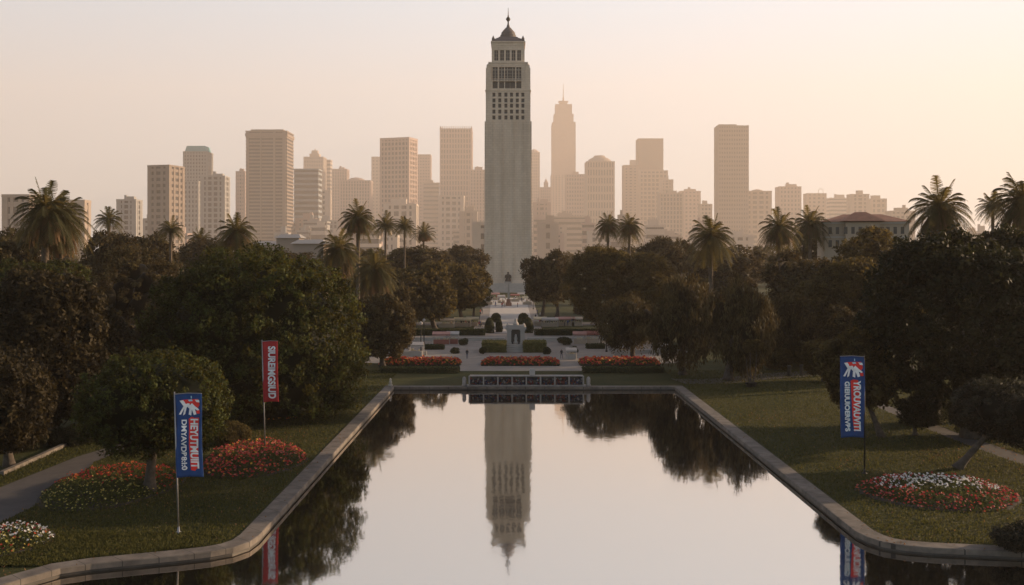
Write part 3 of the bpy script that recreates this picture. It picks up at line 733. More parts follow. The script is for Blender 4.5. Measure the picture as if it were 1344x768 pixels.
def C_loose(s, e): return crown_mesh(s, e, 11, 480, .66, 54, .19, core=.5, lobr=(.36, .52), spread=.55)

# near left
tree('dome_tree', 186, 480, 325, 606, 547, 'huge dense dark green dome shaped tree behind the red banner', M['leaf_green'], C_dome, 3, base_px=330, depth=.9, free=True)
tree('round_tree', 104, 299, 462, 604, 646, 'small round olive green tree on short trunk left of the left blue banner', M['leaf_green'], C_ball, 5, base_px=198, trunk_r=.42)
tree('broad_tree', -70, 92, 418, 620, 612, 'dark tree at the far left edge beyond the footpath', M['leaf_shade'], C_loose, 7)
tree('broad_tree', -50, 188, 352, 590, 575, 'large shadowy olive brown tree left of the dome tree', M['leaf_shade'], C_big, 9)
tree('broad_tree', -30, 120, 328, 420, 1145, 'dark green topped tree under the tall leftmost palm', M['leaf_green'], C_loose, 10)
tree('broad_tree', 84, 250, 306, 470, 1160, 'russet brown tree hanging over behind the dome tree, left side', M['leaf_brown'], C_loose, 12)
tree('broad_tree', -30, 70, 292, 400, 1175, 'dim brown tree at the left edge behind the leftmost palm', M['leaf_brown'], U[0], 13)
tree('broad_tree', 110, 190, 296, 380, 1230, 'dim brown tree below the second palm from the left', M['leaf_brown'], U[1], 14)
tree('broad_tree', 160, 240, 298, 390, 1260, 'bushy brown tree with a reddish edge left of the third palm', M['leaf_brown'], U[2], 15)
tree('small_tree', 454, 549, 382, 482, 482, 'low brown rounded tree right behind the dome tree', M['leaf_brown'], C_loose, 16)
tree('broad_tree', 508, 606, 342, 428, 437, 'big olive tree at the left mouth of the avenue', M['leaf_olive'], U[3], 17, base_px=573)
tree('broad_tree', 560, 642, 338, 420, 428, 'gold edged tree left of the avenue nearest the stone tower base', M['leaf_olive'], U[1], 18, base_px=607)
tree('small_tree', 596, 648, 372, 408, 419, 'small greener tree overhanging the left of the avenue', M['leaf_green'], U[2], 19, base_px=622)
tree('broad_tree', 490, 545, 365, 420, 448, 'lower brown tree between the dome tree and the avenue', M['leaf_brown'], U[0], 20, base_px=518)
tree('broad_tree', 420, 520, 325, 400, 1250, 'brown tree beneath the shaggy palms right of the dome tree', M['leaf_olive'], U[0], 21)
tree('broad_tree', 505, 600, 318, 372, 1330, 'hazy tree at the foot of the thin palms', M['leaf_brown'], U[2], 22)
tree('broad_tree', 575, 642, 321, 366, 1380, 'hazy tree touching the left side of the stone tower', M['leaf_brown'], U[3], 23)
tree('broad_tree', 240, 345, 306, 380, 1290, 'hazy brown tree between the third and fourth palms', M['leaf_brown'], U[1], 24)
tree('broad_tree', 335, 440, 324, 380, 1310, 'hazy brown tree showing above the dome tree below the white roofs', M['leaf_brown'], U[2], 25)
# right of the tower
tree('broad_tree', 678, 752, 322, 412, 424, 'brown tree with bare trunk at the right mouth of the avenue', M['leaf_brown'], U[0], 30, base_px=712)
tree('broad_tree', 700, 765, 345, 405, 416, 'shaded brown tree deeper along the right of the avenue', M['leaf_brown'], U[1], 31, base_px=731)
tree('broad_tree', 738, 884, 316, 440, 446, 'large olive domed tree right of the avenue under the palm pair', M['leaf_olive'], C_big, 32)
tree('weeping_tree', 782, 880, 378, 462, 474, 'greyish weeping tree beside the right end of the terrace', M['leaf_brown'], UW[0], 33)
tree('weeping_tree', 850, 942, 358, 500, 492, 'tall drooping brown tree left of the planter sapling', M['leaf_brown'], UW[1], 34, trunk_r=.5)
tree('weeping_tree', 922, 1012, 350, 496, 499, 'tall drooping brown tree over the planter sapling', M['leaf_brown'], UW[0], 35, trunk_r=.6, base_px=956)
tree('weeping_tree', 995, 1082, 382, 476, 1172, 'drooping brown tree with thin stems above the far path', M['leaf_brown'], UW[1], 36, base_px=1030)
tree('broad_tree', 1035, 1185, 336, 478, 1180, 'domed brown tree lit by sun on top, left of the big dark right tree', M['leaf_olive'], C_big, 37, base_px=1070)
tree('broad_tree', 1085, 1200, 296, 400, 1215, 'golden brown tree under the cream red roofed house', M['leaf_olive'], U[3], 38)
tree('broad_tree', 1000, 1110, 322, 420, 1225, 'brown tree under the palm pair right of centre', M['leaf_brown'], U[0], 39)
tree('broad_tree', 835, 910, 304, 380, 1330, 'hazy tree right behind the palm pair near the stone tower', M['leaf_brown'], U[1], 40)
tree('broad_tree', 890, 1010, 316, 390, 1340, 'hazy tree behind the lone right palm', M['leaf_brown'], U[2], 41)
tree('broad_tree', 1040, 1110, 290, 360, 1300, 'hazy tree behind the palm pair right of centre', M['leaf_brown'], U[3], 42)
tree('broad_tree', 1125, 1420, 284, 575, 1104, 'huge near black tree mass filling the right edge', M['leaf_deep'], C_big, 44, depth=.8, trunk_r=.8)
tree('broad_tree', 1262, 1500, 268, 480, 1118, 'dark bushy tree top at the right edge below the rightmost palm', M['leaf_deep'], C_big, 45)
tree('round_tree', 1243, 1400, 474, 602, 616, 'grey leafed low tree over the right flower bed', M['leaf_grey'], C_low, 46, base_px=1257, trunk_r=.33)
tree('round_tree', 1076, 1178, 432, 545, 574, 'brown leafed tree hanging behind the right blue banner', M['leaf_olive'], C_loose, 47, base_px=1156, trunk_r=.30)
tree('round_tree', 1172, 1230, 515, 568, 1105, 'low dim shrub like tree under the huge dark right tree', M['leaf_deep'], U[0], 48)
def C_bush(s, e): return crown_mesh(s, e, 7, 260, .34, 60, .07, core=.8)
def bush(x0, x1, yt, base, label, m, seed, cr=None, name='bush', depth=1.0, grp=None, sink=.1):
    d = base - 1000 if base > 1000 else gp(CX, base).y
    rx = (x1 - x0) / 2 * d / F; h = zat(yt, d) - GZ
    me = (cr or C_bush)(seed, (rx, rx * depth, h * .58)) if (cr is None or callable(cr)) else cr
    o = link(name, me, m, None, (((x0 + x1) / 2 - CX) * d / F, d, GZ + h * .42))
    if cr is not None and not callable(cr): o.scale = (rx, rx * depth, h * .58); o.rotation_euler.z = seed
    if o.data.materials[0] != m: o.material_slots[0].link = 'OBJECT'; o.material_slots[0].material = m
    return tag(o, label, 'bush', grp)
bush(1296, 1392, 686, 1064, 'dark bush in the bottom right corner by the water', M['leaf_grey'], 60)
bush(372, 420, 500, 545, 'ragged olive bush at the right foot of the dome tree', M['leaf_olive'], 61)
bush(404, 450, 505, 538, 'low bush with yellowish leaves at the lawn edge below the dome tree', M['leaf_brown'], 62)
bush(280, 330, 555, 583, 'low olive bush behind the left part of the round red flower bed', M['leaf_olive'], 63)
bush(60, 125, 556, 1100, 'dark low bush beyond the left footpath wall, nearest the small round tree', M['leaf_deep'], 64)
bush(-20, 66, 566, 1097, 'dark low bush beyond the left footpath wall at the picture edge', M['leaf_deep'], 65)
bush(1180, 1240, 508, 1112, 'dark bush behind the right footpath under the huge dark tree', M['leaf_deep'], 66)
bush(1236, 1344, 505, 1104, 'wide dark bush behind the grey leafed low tree', M['leaf_deep'], 67)
bush(118, 160, 566, 1104, 'small dark bush where the left footpath disappears under trees', M['leaf_deep'], 68)
for i, (x0, x1, yt, b_) in enumerate(((1000, 1040, 455, 486), (1036, 1075, 448, 484), (1070, 1110, 450, 482), (960, 1000, 462, 487))):
    bush(x0, x1, yt, b_, ['olive shrub behind the planter sapling', 'dusky shrub beneath the drooping tree stems', 'dusky shrub beside the trees left of the right blue banner', 'low shrub right behind the drooping tree trunk'][i], M['leaf_olive'], 70 + i, U[i])
# hazy belt of distant trees
rs = random.Random(21)
for i in range(84):
    d = rs.uniform(380, 900); x = rs.uniform(-60, 1400)
    if 590 < x < 745 and d < 590: continue
    w = rs.uniform(55, 85) * (500 / d) ** .6
    yt = rs.uniform(317, 334)
    side = 'left' if x < 667 else 'right'
    tree('distant_tree', x - w / 2, x + w / 2, yt, yt + w * .8, 1000 + d, 'rounded hazy tree in the distant belt under the skyline, %s of the tower' % side,
         M['leaf_brown' if rs.random() < .6 else 'leaf_olive'], UF[i % 3], 200 + i, grp='distant trees in the belt below the skyline')
# nearer woodland that closes the gaps between the named trees
rs = random.Random(33)
for i, (x, d, yt, w) in enumerate(((-20, 150, 345, 90), (250, 150, 400, 90), (480, 240, 372, 60), (820, 260, 380, 70), (905, 240, 360, 80), (970, 220, 372, 80), (1080, 150, 440, 60), (1110, 165, 400, 80), (1180, 180, 380, 100), (1260, 190, 330, 120), (1020, 180, 430, 60), (860, 300, 350, 70), (1330, 160, 330, 110), (90, 190, 380, 100), (560, 330, 350, 50), (525, 280, 392, 44), (770, 300, 392, 44))):
    side = 'left' if x < 667 else 'right'
    tree('woodland_tree', x - w / 2, x + w / 2, yt, yt + w * 1.0, 1000 + d, 'shaded tree filling the gap behind the nearer trees, %s of the avenue' % side,
         M['leaf_brown' if i % 2 else 'leaf_olive'], U[i % 4], 300 + i, grp='shaded trees filling the woodland')

# palms
def palm_meshes(seed, nf=54, L=1.0, droopy=1.0, low=-.5, ep=1.0):
    rg = np.random.default_rng(seed); Q = []; T = []
    for i in range(nf):
        az = i * 2.39996 + rg.uniform(-.2, .2); u = (i + .5) / nf
        el = math.asin(max(-1, min(1, 1 - (1 - low) * u ** ep))) * .95
        ln = L * rg.uniform(.85, 1.05); n = 15
        s = np.linspace(0, 1, n)
        hor = math.cos(el) * ln * (s - .10 * s ** 3); ver = math.sin(el) * ln * s - droopy * .60 * ln * s ** 2.4 * (0.12 + .88 * math.cos(el))
        ca, sa = math.cos(az), math.sin(az)
        P = np.stack([hor * ca, hor * sa, ver], 1)
        side = np.array([-sa, ca, 0]); t = rg.uniform(.2, .8)
        for j in range(n - 1):
            a, b = P[j], P[j + 1]; dirn = (b - a) / (np.linalg.norm(b - a) + 1e-9); up = np.cross(side, dirn)
            Q.append([a - side * .012, a + side * .012, b + side * .008, b - side * .008]); T.append(t)
            if j == 0: continue
            ll = .19 * L * math.sin(math.pi * (.12 + .82 * s[j])) + .03
            for q in (0, .5):
                o_ = a + (b - a) * q
                for sg in (-1, 1):
                    tip = o_ + side * sg * ll * .75 + dirn * ll * .65 - np.array([0, 0, 1]) * ll * (.30 + .2 * rg.random())
                    wv = dirn * .013
                    Q.append([o_ - wv, o_ + wv, tip + wv * .35, tip - wv * .35]); T.append(min(1, max(0, t + rg.normal() * .15)))
    return quads_mesh('fronds', np.array(Q), np.array(T))
PF = [palm_meshes(i, 40, 1.0, .8, -.45) for i in range(2)]
PD = [palm_meshes(5 + i, 58, 1.0, .95, -.8) for i in range(2)]
PT = palm_meshes(9, 28, 1.0, .7, -.35)
def skirt_mesh(seed):
    rg = np.random.default_rng(seed); Q = []; T = []
    for i in range(260):
        az = rg.uniform(0, 2 * math.pi); r0 = .05; r1 = rg.uniform(.12, .55); z0 = rg.uniform(-.25, 0); ln = rg.uniform(.35, .8)
        ca, sa = math.cos(az), math.sin(az); sd = np.array([-sa, ca, 0]) * rg.uniform(.01, .03)
        p = [np.array([ca * (r0 + (r1 - r0) * math.sin(t * 1.5)), sa * (r0 + (r1 - r0) * math.sin(t * 1.5)), z0 - ln * t ** 1.3]) for t in (0, .35, .7, 1)]
        for a, b in zip(p, p[1:]): Q.append([a - sd, a + sd, b + sd, b - sd]); T.append(rg.random())
    return quads_mesh('dead_skirt', np.array(Q), np.array(T))
SK = skirt_mesh(4)
def palm(x, y, r, d, label, fr, skirt=False, tr=.32, base_dx=0, fm='frond', grp=None):
    c = at(x, y, d); s = r * d / F * 1.28
    bx = c.x + base_dx * d / F
    o = empty('palm_tree', (bx, d, GZ), 0, label, 'palm tree', grp)
    mb = MB(); h = c.z - GZ; lx = c.x - bx; N = 16
    mb.tube([(lx * (i / N) ** 1.5, 0, h * i / N) for i in range(N + 1)], [tr * (1.35 if i == 0 else 1.0) * (1 + .06 * (i % 2)) for i in range(N + 1)], 9)
    mb.lathe(lx, 0, [(tr * .9, h - s * .34), (tr * 1.5, h - s * .16), (tr * 1.7, h - .1 * s), (tr * .8, h + .03 * s)], 9)
    mb.build('trunk', M['palm_bark'], o, smooth=True)
    f = link('fronds', fr, M[fm], o, (lx, 0, h)); f.scale = (s, s, s); f.rotation_euler.z = x * .37
    if skirt:
        k = link('dead_fronds', SK, M['frond_dry'], o, (lx, 0, h)); k.scale = (s, s, s * (.9 if skirt is True else skirt))
    return o
palm(60, 276, 43, 150, 'tall shaggy palm at far left, the left of twin trunks', PD[0], True, .5, base_dx=-2)
palm(77, 284, 40, 153, 'shaggy palm at far left, the right of twin trunks with orange dead fronds', PD[1], 1.1, .42, base_dx=4)
palm(143, 288, 19, 240, 'slender dark palm second from the left, left of the short grey block', PF[0], False, .33)
palm(224, 301, 18, 250, 'dark palm in front of the brown gridded tower', PF[1], False, .33)
palm(263, 316, 19, 300, 'hazy palm between the brown gridded tower and the dome tree', PD[0], True, .33)
palm(310, 304, 28, 190, 'dense palm showing above the left part of the dome tree', PD[1], .6, .38)
palm(470, 286, 25, 235, 'tallest palm of the cluster right of the dome tree', PD[0], .7, .42)
palm(444, 328, 31, 200, 'broad shaggy palm at the left of the cluster beside the dome tree', PD[1], 1.0, .42)
palm(492, 354, 30, 188, 'low shaggy palm with drooping pale fronds behind the low brown tree', PD[0], 1.1, .42)
palm(506, 295, 18, 300, 'hazy palm just right of the tallest cluster palm', PF[1], False, .3)
palm(531, 297, 15, 290, 'thin palm with long bare trunk left of the avenue', PF[0], False, .24)
palm(556, 306, 16, 340, 'hazy thin palm nearest the stone tower on its left', PT, .6, .3)
palm(798, 295, 18, 300, 'left of the joined palm pair above the large olive tree', PD[0], .5, .36)
palm(826, 297, 19, 303, 'right of the joined palm pair above the large olive tree', PD[1], .5, .36)
palm(933, 310, 33, 205, 'lone full palm with short visible trunk right of centre', PD[1], False, .42)
palm(1023, 299, 28, 235, 'nearer palm of the pair left of the red roofed house', PD[0], .7, .38)
palm(1063, 293, 26, 262, 'hazier palm of the pair left of the red roofed house', PD[1], .6, .38)
palm(1233, 273, 42, 165, 'large sunlit palm with dead skirt above the big dark right tree', PD[0], 1.0, .5)
palm(1342, 262, 44, 152, 'rightmost palm cut by the edge of the picture', PD[1], .8, .5)
palm(1303, 270, 22, 200, 'small palm just left of the rightmost palm', PF[0], False, .3)

# ------------------------------------------------------------------ hedges, topiary, flower beds
def box_leaves(seed, a, b, h, n, leaf, round_=0.0):
    rg = np.random.default_rng(seed)
    areas = np.array([a * b, a * h, a * h, b * h, b * h]); k = rg.choice(5, n, p=areas / areas.sum())
    u = rg.uniform(-.5, .5, n); v = rg.uniform(-.5, .5, n); C = np.zeros((n, 3)); N = np.zeros((n, 3))
    for i in range(5):
        m = k == i
        if i == 0: C[m] = np.stack([u[m] * a, v[m] * b, np.full(m.sum(), h)], 1); N[m] = (0, 0, 1)
        elif i < 3: s = -1 if i == 1 else 1; C[m] = np.stack([u[m] * a, np.full(m.sum(), s * b / 2), (v[m] + .5) * h], 1); N[m] = (0, s, 0)
        else: s = -1 if i == 3 else 1; C[m] = np.stack([np.full(m.sum(), s * a / 2), v[m] * b, (u[m] + .5) * h], 1); N[m] = (s, 0, 0)
    C += rg.normal(size=(n, 3)) * .06
    C[:, 2] = np.maximum(C[:, 2], .02)
    V = leaves(C, N + rdir(n, rg) * .7, leaf, .6, rg)
    x, y = a / 2 * .97, b / 2 * .97; z = h * .97
    ev = np.array([(-x, -y, 0), (x, -y, 0), (x, y, 0), (-x, y, 0), (-x, -y, z), (x, -y, z), (x, y, z), (-x, y, z)])
    et = np.array([(0, 1, 5), (0, 5, 4), (1, 2, 6), (1, 6, 5), (2, 3, 7), (2, 7, 6), (3, 0, 4), (3, 4, 7), (4, 5, 6), (4, 6, 7)])
    return quads_mesh('hedge', V, np.clip(.5 + .25 * rg.normal(size=n), 0, 1), (ev, et))
def hedge(x0, x1, ybase, h, b, label, seed, m='hedge', grp=None, n=None, lab_cat='hedge'):
    p = gp((x0 + x1) / 2, ybase); a = (x1 - x0) * p.y / F
    o = link('hedge', box_leaves(seed, a, b, h, n or int(60 * (a * b + 2 * a * h)) + 300, .13), M[m], None, (p.x, p.y + b / 2, GZ))
    return tag(o, label, lab_cat, grp)
hedge(498, 602, 490, .75, 2.4, 'low dark hedge strip in front of the left row of red flowers', 1)
hedge(766, 872, 490, .75, 2.4, 'low dark hedge strip in front of the right row of red flowers', 2)
hedge(633, 664, 463, 1.9, 5.5, 'clipped block hedge with yellow green top left of the stone arch', 3, 'hedge_light')
hedge(687, 717, 463, 1.9, 5.5, 'clipped block hedge with yellow green top right of the stone arch', 4, 'hedge_light')
hedge(545, 636, 440.5, 1.3, 2.6, 'long dark hedge across the left half of the terrace', 5)
hedge(702, 798, 440.5, 1.3, 2.6, 'long dark hedge across the right half of the terrace', 6)
hedge(558, 582, 459, .8, 2.2, 'small flat hedge before the left pink awning stall', 7)
hedge(770, 794, 458, .8, 2.2, 'small flat hedge before the right pink awning stall', 8)
bush(597, 618, 443, 453, 'dark clump of shrubs left of the stone arch terrace', M['hedge'], 20, U[0], depth=.6)
bush(729, 754, 441, 453, 'dark clump of shrubs right of the stone arch terrace', M['hedge'], 21, U[1], depth=.6)
bush(590, 604, 455, 464, 'little round shrub by the left gap of the flower rows', M['hedge'], 22, U[2])
bush(746, 760, 454, 463, 'little round shrub by the right gap of the flower rows', M['hedge'], 23, U[3])
bush(629, 639, 454, 465, 'small round shrub at the left end of the clipped hedge', M['hedge'], 24, U[1])
bush(712, 724, 454, 465, 'small round shrub at the right end of the clipped hedge', M['hedge'], 25, U[2])
def topiary(x, yb, r_px, h_px, label, seed, roundish=False):
    p = gp(x, yb); s = p.y / F; rg = np.random.default_rng(seed); n = 2600; r = r_px * s; h = h_px * s
    d = rdir(n, rg)
    if roundish: C = np.stack([d[:, 0] * r, d[:, 1] * r, h - r + d[:, 2] * r], 1); N = d
    else:
        zt_ = rg.uniform(0, 1, n) ** 1.2; rr = r * np.sqrt(np.clip(1 - zt_ ** 2.2, 0, 1)) * (.82 + .18 * np.clip(zt_ * 4, 0, 1)); az = rg.uniform(0, 6.283, n)
        C = np.stack([np.cos(az) * rr, np.sin(az) * rr, zt_ * h], 1); N = np.stack([np.cos(az), np.sin(az), .4 + zt_ * .6], 1)
    C += rg.normal(size=(n, 3)) * .05
    V = leaves(C, N + rdir(n, rg) * .5, .12, .6, rg)
    vv = ICO[0] * .9; vv = vv * np.array([r, r, (r if roundish else h / 2)]) + np.array([0, 0, h - r if roundish else h / 2])
    o = empty('topiary', p, 0, label, 'topiary')
    link('crown', quads_mesh('crown', V, np.clip(.5 + .25 * rg.normal(size=n), 0, 1), (vv, ICO[1])), M['hedge'], o)
    mb = MB(); mb.tube([(0, 0, 0), (0, 0, h * .6)], [.16, .12], 7); mb.build('trunk', M['bark'], o)
topiary(642.5, 437, 6.6, 20, 'clipped cone tree left of the promenade, front pair', 1)
topiary(693.5, 437, 7.0, 20, 'clipped cone tree right of the promenade, front pair', 2)
topiary(655, 436, 4.6, 18, 'slim clipped cone between left front cone and the promenade', 3)
topiary(682, 431, 4.6, 13, 'slim pointed cone between right front cone and the promenade', 4)
topiary(651, 430, 6.0, 19, 'clipped ball tree behind the left front cone', 5, True)
topiary(687, 430, 6.5, 19, 'clipped ball tree behind the right front cone', 6, True)

def flower_mat(name, cols, rough=.6):
    m, n, l, b = new_mat(name)
    at_ = n.new('ShaderNodeAttribute'); at_.attribute_name = 'tint'
    rp = n.new('ShaderNodeValToRGB'); rp.color_ramp.interpolation = 'CONSTANT'; e = rp.color_ramp.elements
    e[0].color = (*cols[0], 1); e[0].position = 0; e[1].color = (*cols[1], 1); e[1].position = 1 / len(cols)
    for i in range(2, len(cols)): x = e.new(i / len(cols)); x.color = (*cols[i], 1)
    l.new(at_.outputs['Fac'], rp.inputs[0]); l.new(rp.outputs[0], b.inputs['Base Color']); b.inputs['Roughness'].default_value = rough
    tr = n.new('ShaderNodeBsdfTranslucent'); l.new(rp.outputs[0], tr.inputs[0])
    mx = n.new('ShaderNodeMixShader'); mx.inputs[0].default_value = .3
    l.new(b.outputs[0], mx.inputs[1]); l.new(tr.outputs[0], mx.inputs[2]); l.new(mx.outputs[0], n['Material Output'].inputs['Surface'])
    return m
M['fl_red'] = flower_mat('petals_red', [(.42, .028, .015), (.50, .06, .015), (.33, .018, .022), (.55, .13, .025)])
M['fl_pink'] = flower_mat('petals_mixed', [(.42, .03, .022), (.48, .05, .03), (.50, .14, .10), (.35, .02, .03), (.50, .08, .03)])
M['fl_orange'] = flower_mat('petals_orange', [(.75, .25, .03), (.70, .12, .03), (.75, .40, .06)])
M['fl_white'] = flower_mat('petals_white', [(.78, .74, .70), (.70, .64, .64), (.80, .78, .66)])
M['fl_yellow'] = flower_mat('petals_yellow', [(.42, .33, .06), (.48, .40, .12), (.34, .27, .04)])
M['fl_leaf'] = leaf_mat('flower_leaf', (0.030, 0.038, 0.014), (0.090, 0.095, 0.026), .2)
def blossoms(P, N, r, rg):
    "small cupped blossoms: five petals each"
    n = len(P); out = []
    t = rdir(n, rg); N = N / np.linalg.norm(N, axis=1, keepdims=True); t = t - N * np.sum(t * N, 1, keepdims=True); t /= np.linalg.norm(t, axis=1, keepdims=True) + 1e-6
    b = np.cross(N, t); s = (r * rg.uniform(.7, 1.25, n))[:, None]
    for k in range(5):
        a0 = 2 * math.pi * k / 5; a1 = a0 + .62; a2 = a0 - .62
        tip = P + (t * math.cos(a0) + b * math.sin(a0)) * s + N * s * .35
        p1 = P + (t * math.cos(a1) + b * math.sin(a1)) * s * .62 + N * s * .22; p2 = P + (t * math.cos(a2) + b * math.sin(a2)) * s * .62 + N * s * .22
        out.append(np.stack([P, p2, tip, p1], 1))
    return np.concatenate(out)
def bed(poly_fn, area, h, label, seed, groups, parent_loc, leaf=.10, nleaf=110, name='flower_bed'):
    """poly_fn(rg, n) -> n local (x, y, u) samples, u = 0 at the middle .. 1 at the rim; groups: (name, material, density per m2, radius, test(x, y, u))"""
    o = empty(name, parent_loc, 0, label, 'flower bed')
    rg = np.random.default_rng(seed)
    def hz(x, y, u): return h * np.clip(1 - u ** 4, .12, 1) * (.74 + .18 * np.sin(x * 1.9 + seed) * np.cos(y * 1.6) + .12 * np.sin(x * 5.3) * np.sin(y * 4.7 + seed))
    n = int(area * nleaf); x, y, u = poly_fn(rg, n); z = hz(x, y, u) * rg.uniform(.35, 1.0, n)
    C = np.stack([x, y, z], 1); N = np.stack([x * 0, x * 0 - .4, x * 0 + 1], 1) + rdir(n, rg) * .9
    lf = quads_mesh('foliage', leaves(C, N, leaf, .5, rg), np.clip(.5 + .28 * rg.normal(size=n), 0, 1))
    link('foliage', lf, M['fl_leaf'], o)
    for gname, gm, dens, r, test in groups:
        n = int(area * dens); x, y, u = poly_fn(rg, n); ok = test(x, y, u, rg); x, y, u = x[ok], y[ok], u[ok]; n = len(x)
        z = hz(x, y, u) + rg.uniform(-.10, .14, n)
        P = np.stack([x, y, z], 1); N = np.stack([rg.normal(size=n) * .5, -.55 + rg.normal(size=n) * .5, np.ones(n)], 1)
        Q = blossoms(P, N, r, rg); t = np.tile(np.clip(rg.random(n), 0, .999), 5)
        tag(link(gname, quads_mesh(gname, Q, t), M[gm], o), kind='stuff')
    return o
def soil_patch(o, pts):
    rings = [[Vector((x, y, 0)) for x, y in pts]]
    me = bpy.data.meshes.new('soil'); n = len(pts)
    me.from_pydata([(x, y, .012) for x, y in pts] + [(x * .96, y * .96, .10) for x, y in pts], [], [(i, (i + 1) % n, n + (i + 1) % n, n + i) for i in range(n)] + [tuple(range(n, 2 * n))])
    me.materials.append(M['soil']); link('soil', me, None, o)
def ell(rx, ry):
    def f(rg, n):
        a = rg.uniform(0, 2 * math.pi, n); u = np.sqrt(rg.random(n)); w = 1 + .05 * np.sin(3 * a)
        return np.cos(a) * u * rx * w, np.sin(a) * u * ry * w, u
    return f
def rect(a, b):
    def f(rg, n):
        x = rg.uniform(-1, 1, n); y = rg.uniform(-1, 1, n)
        return x * a / 2, y * b / 2, np.maximum(np.abs(x) ** (a / b), np.abs(y)) * .92
    return f
T_ = lambda x, y, u, rg: u < 2
def ellbed(x0, x1, y0, y1, h, label, seed, groups, **kw):
    "pixel box of the bed: y1 = front rim on the ground, y0 = back rim on the ground"
    pf = gp(0, y1).y; pb = gp(0, y0).y; cy = (pf + pb) / 2; ry = (pb - pf) / 2; rx = (x1 - x0) / 2 * cy / F; cx = ((x0 + x1) / 2 - CX) * cy / F
    o = bed(ell(rx, ry), math.pi * rx * ry, h, label, seed, groups, (cx, cy, GZ), **kw)
    soil_patch(o, [(math.cos(a * .2618) * rx * 1.03 * (1 + .05 * math.sin(3 * a * .2618)), math.sin(a * .2618) * ry * 1.03) for a in range(24)])
    return o
ellbed(268, 398, 590, 628, 1.8, 'round bed of red and pink flowers at the foot of the red banner', 1,
       [('red_blossoms', 'fl_pink', 13, .11, T_), ('orange_blossoms', 'fl_orange', 2, .10, T_)])
ellbed(66, 230, 614, 671, 1.3, 'bed of red and yellow flowers under the small round tree', 2,
       [('red_blossoms', 'fl_red', 9, .10, lambda x, y, u, rg: y > -.15 * 8 + rg.normal(size=len(x)) * .7),
        ('yellow_blossoms', 'fl_yellow', 7, .085, lambda x, y, u, rg: y < -1.4 + rg.normal(size=len(x)) * .5)])
ellbed(-75, 62, 692, 738, .95, 'bed of white and yellow flowers cut by the left edge', 3,
       [('white_blossoms', 'fl_white', 11, .085, lambda x, y, u, rg: y > -.4 + rg.normal(size=len(x)) * .6), ('yellow_blossoms', 'fl_yellow', 9, .085, lambda x, y, u, rg: y < .2 + rg.normal(size=len(x)) * .6),
        ('red_blossoms', 'fl_red', 2.5, .09, T_)])
ellbed(1132, 1332, 628, 672, 1.1, 'oval bed with white centre and red rim right of the right blue banner', 4,
       [('red_blossoms', 'fl_pink', 11, .10, lambda x, y, u, rg: (u > .55 + rg.normal(size=len(x)) * .1)),
        ('white_blossoms', 'fl_white', 15, .095, lambda x, y, u, rg: (u < .78) & (y > -1.2) & (rg.random(len(x)) < .75))])
ellbed(335, 400, 541, 552, .8, 'strip of orange flowers behind the red banner pole', 5, [('orange_blossoms', 'fl_orange', 16, .12, T_)])
ellbed(398, 425, 538, 545, .5, 'small patch of faded orange flowers right of the red banner', 6, [('orange_blossoms', 'fl_orange', 8, .11, T_)])
for x0, x1, lb, sd in ((497, 604, 'long row of red orange flowers left of centre beyond the pool', 7), (631, 735, 'long row of red flowers in the middle beyond the pool', 8), (761, 868, 'long row of red orange flowers right of centre beyond the pool', 9)):
    p = gp((x0 + x1) / 2, 480.5); a = (x1 - x0) * p.y / F; b_ = 5.5
    o = bed(rect(a, b_), a * b_, 1.25, lb, sd, [('red_blossoms', 'fl_red', 8, .20, T_), ('orange_blossoms', 'fl_orange', 2 if sd != 8 else .8, .18, T_)], (p.x, p.y + b_ / 2, GZ), leaf=.2, nleaf=40)
    mb = MB(); mb.box(0, 0, 0, a * .98, b_ * .98, .25); mb.build('soil', M['soil'], o)

rg = np.random.default_rng(77)
def inside(poly, x, y):
    r = np.zeros(len(x), bool); m = len(poly)
    for i in range(m):
        (xa, ya), (xb, yb) = poly[i], poly[(i + 1) % m]
        c = (ya > y) != (yb > y)
        r ^= c & (x < (xb - xa) * (y - ya) / ((yb - ya) if yb != ya else 1e-9) + xa)
    return r
def grass(n, x0, x1, y0, y1, nm, lb):
    x = rg.uniform(x0, x1, n); y = y0 + (y1 - y0) * rg.random(n) ** 1.5
    ok = ~inside(offset(pool, 1.45), x, y) & ~inside(LP, x, y) & ~inside(RP, x, y); x, y = x[ok], y[ok]; n = len(x)
    P = np.stack([x, y, np.full(n, GZ + .03)], 1)
    w = rdir(n, rg); w[:, 2] = 0; w /= np.linalg.norm(w, axis=1, keepdims=True); hh = rg.uniform(.05, .13, n)[:, None]; up = np.array([0, 0, 1.0]) + rdir(n, rg) * .5
    V = np.stack([P - w * .05, P + w * .05, P + w * .02 + up * hh, P - w * .02 + up * hh], 1)
    tag(link(nm, quads_mesh(nm, V, np.clip(.5 + .3 * rg.normal(size=n), 0, 1)), M['grass'], None), lb, kind='stuff')
def fallen(n, x0, x1, y0, y1):
    x = rg.uniform(x0, x1, n); y = rg.uniform(y0, y1, n)
    cx_, cy_ = rg.uniform(x0, x1, 14), rg.uniform(y0, y1, 14); k = rg.integers(0, 14, n); m_ = rg.random(n) < .7
    x = np.where(m_, cx_[k] + rg.normal(size=n) * 1.6, x); y = np.where(m_, cy_[k] + rg.normal(size=n) * 2.4, y)
    ok = ~inside(offset(pool, .1), x, y); x, y = x[ok], y[ok]; n = len(x)
    z = np.where(inside(offset(pool, 1.35), x, y), ZC + .01, GZ + .07)
    P = np.stack([x, y, z], 1); N = np.tile([0, 0, 1.0], (n, 1)) + rdir(n, rg) * .35
    tag(link('fallen_leaves', quads_mesh('fallen_leaves', leaves(P, N, .085, .6, rg), rg.random(n)), M['frond_dry'], None), 'dry leaves scattered on the lawn and pool kerb', kind='stuff')
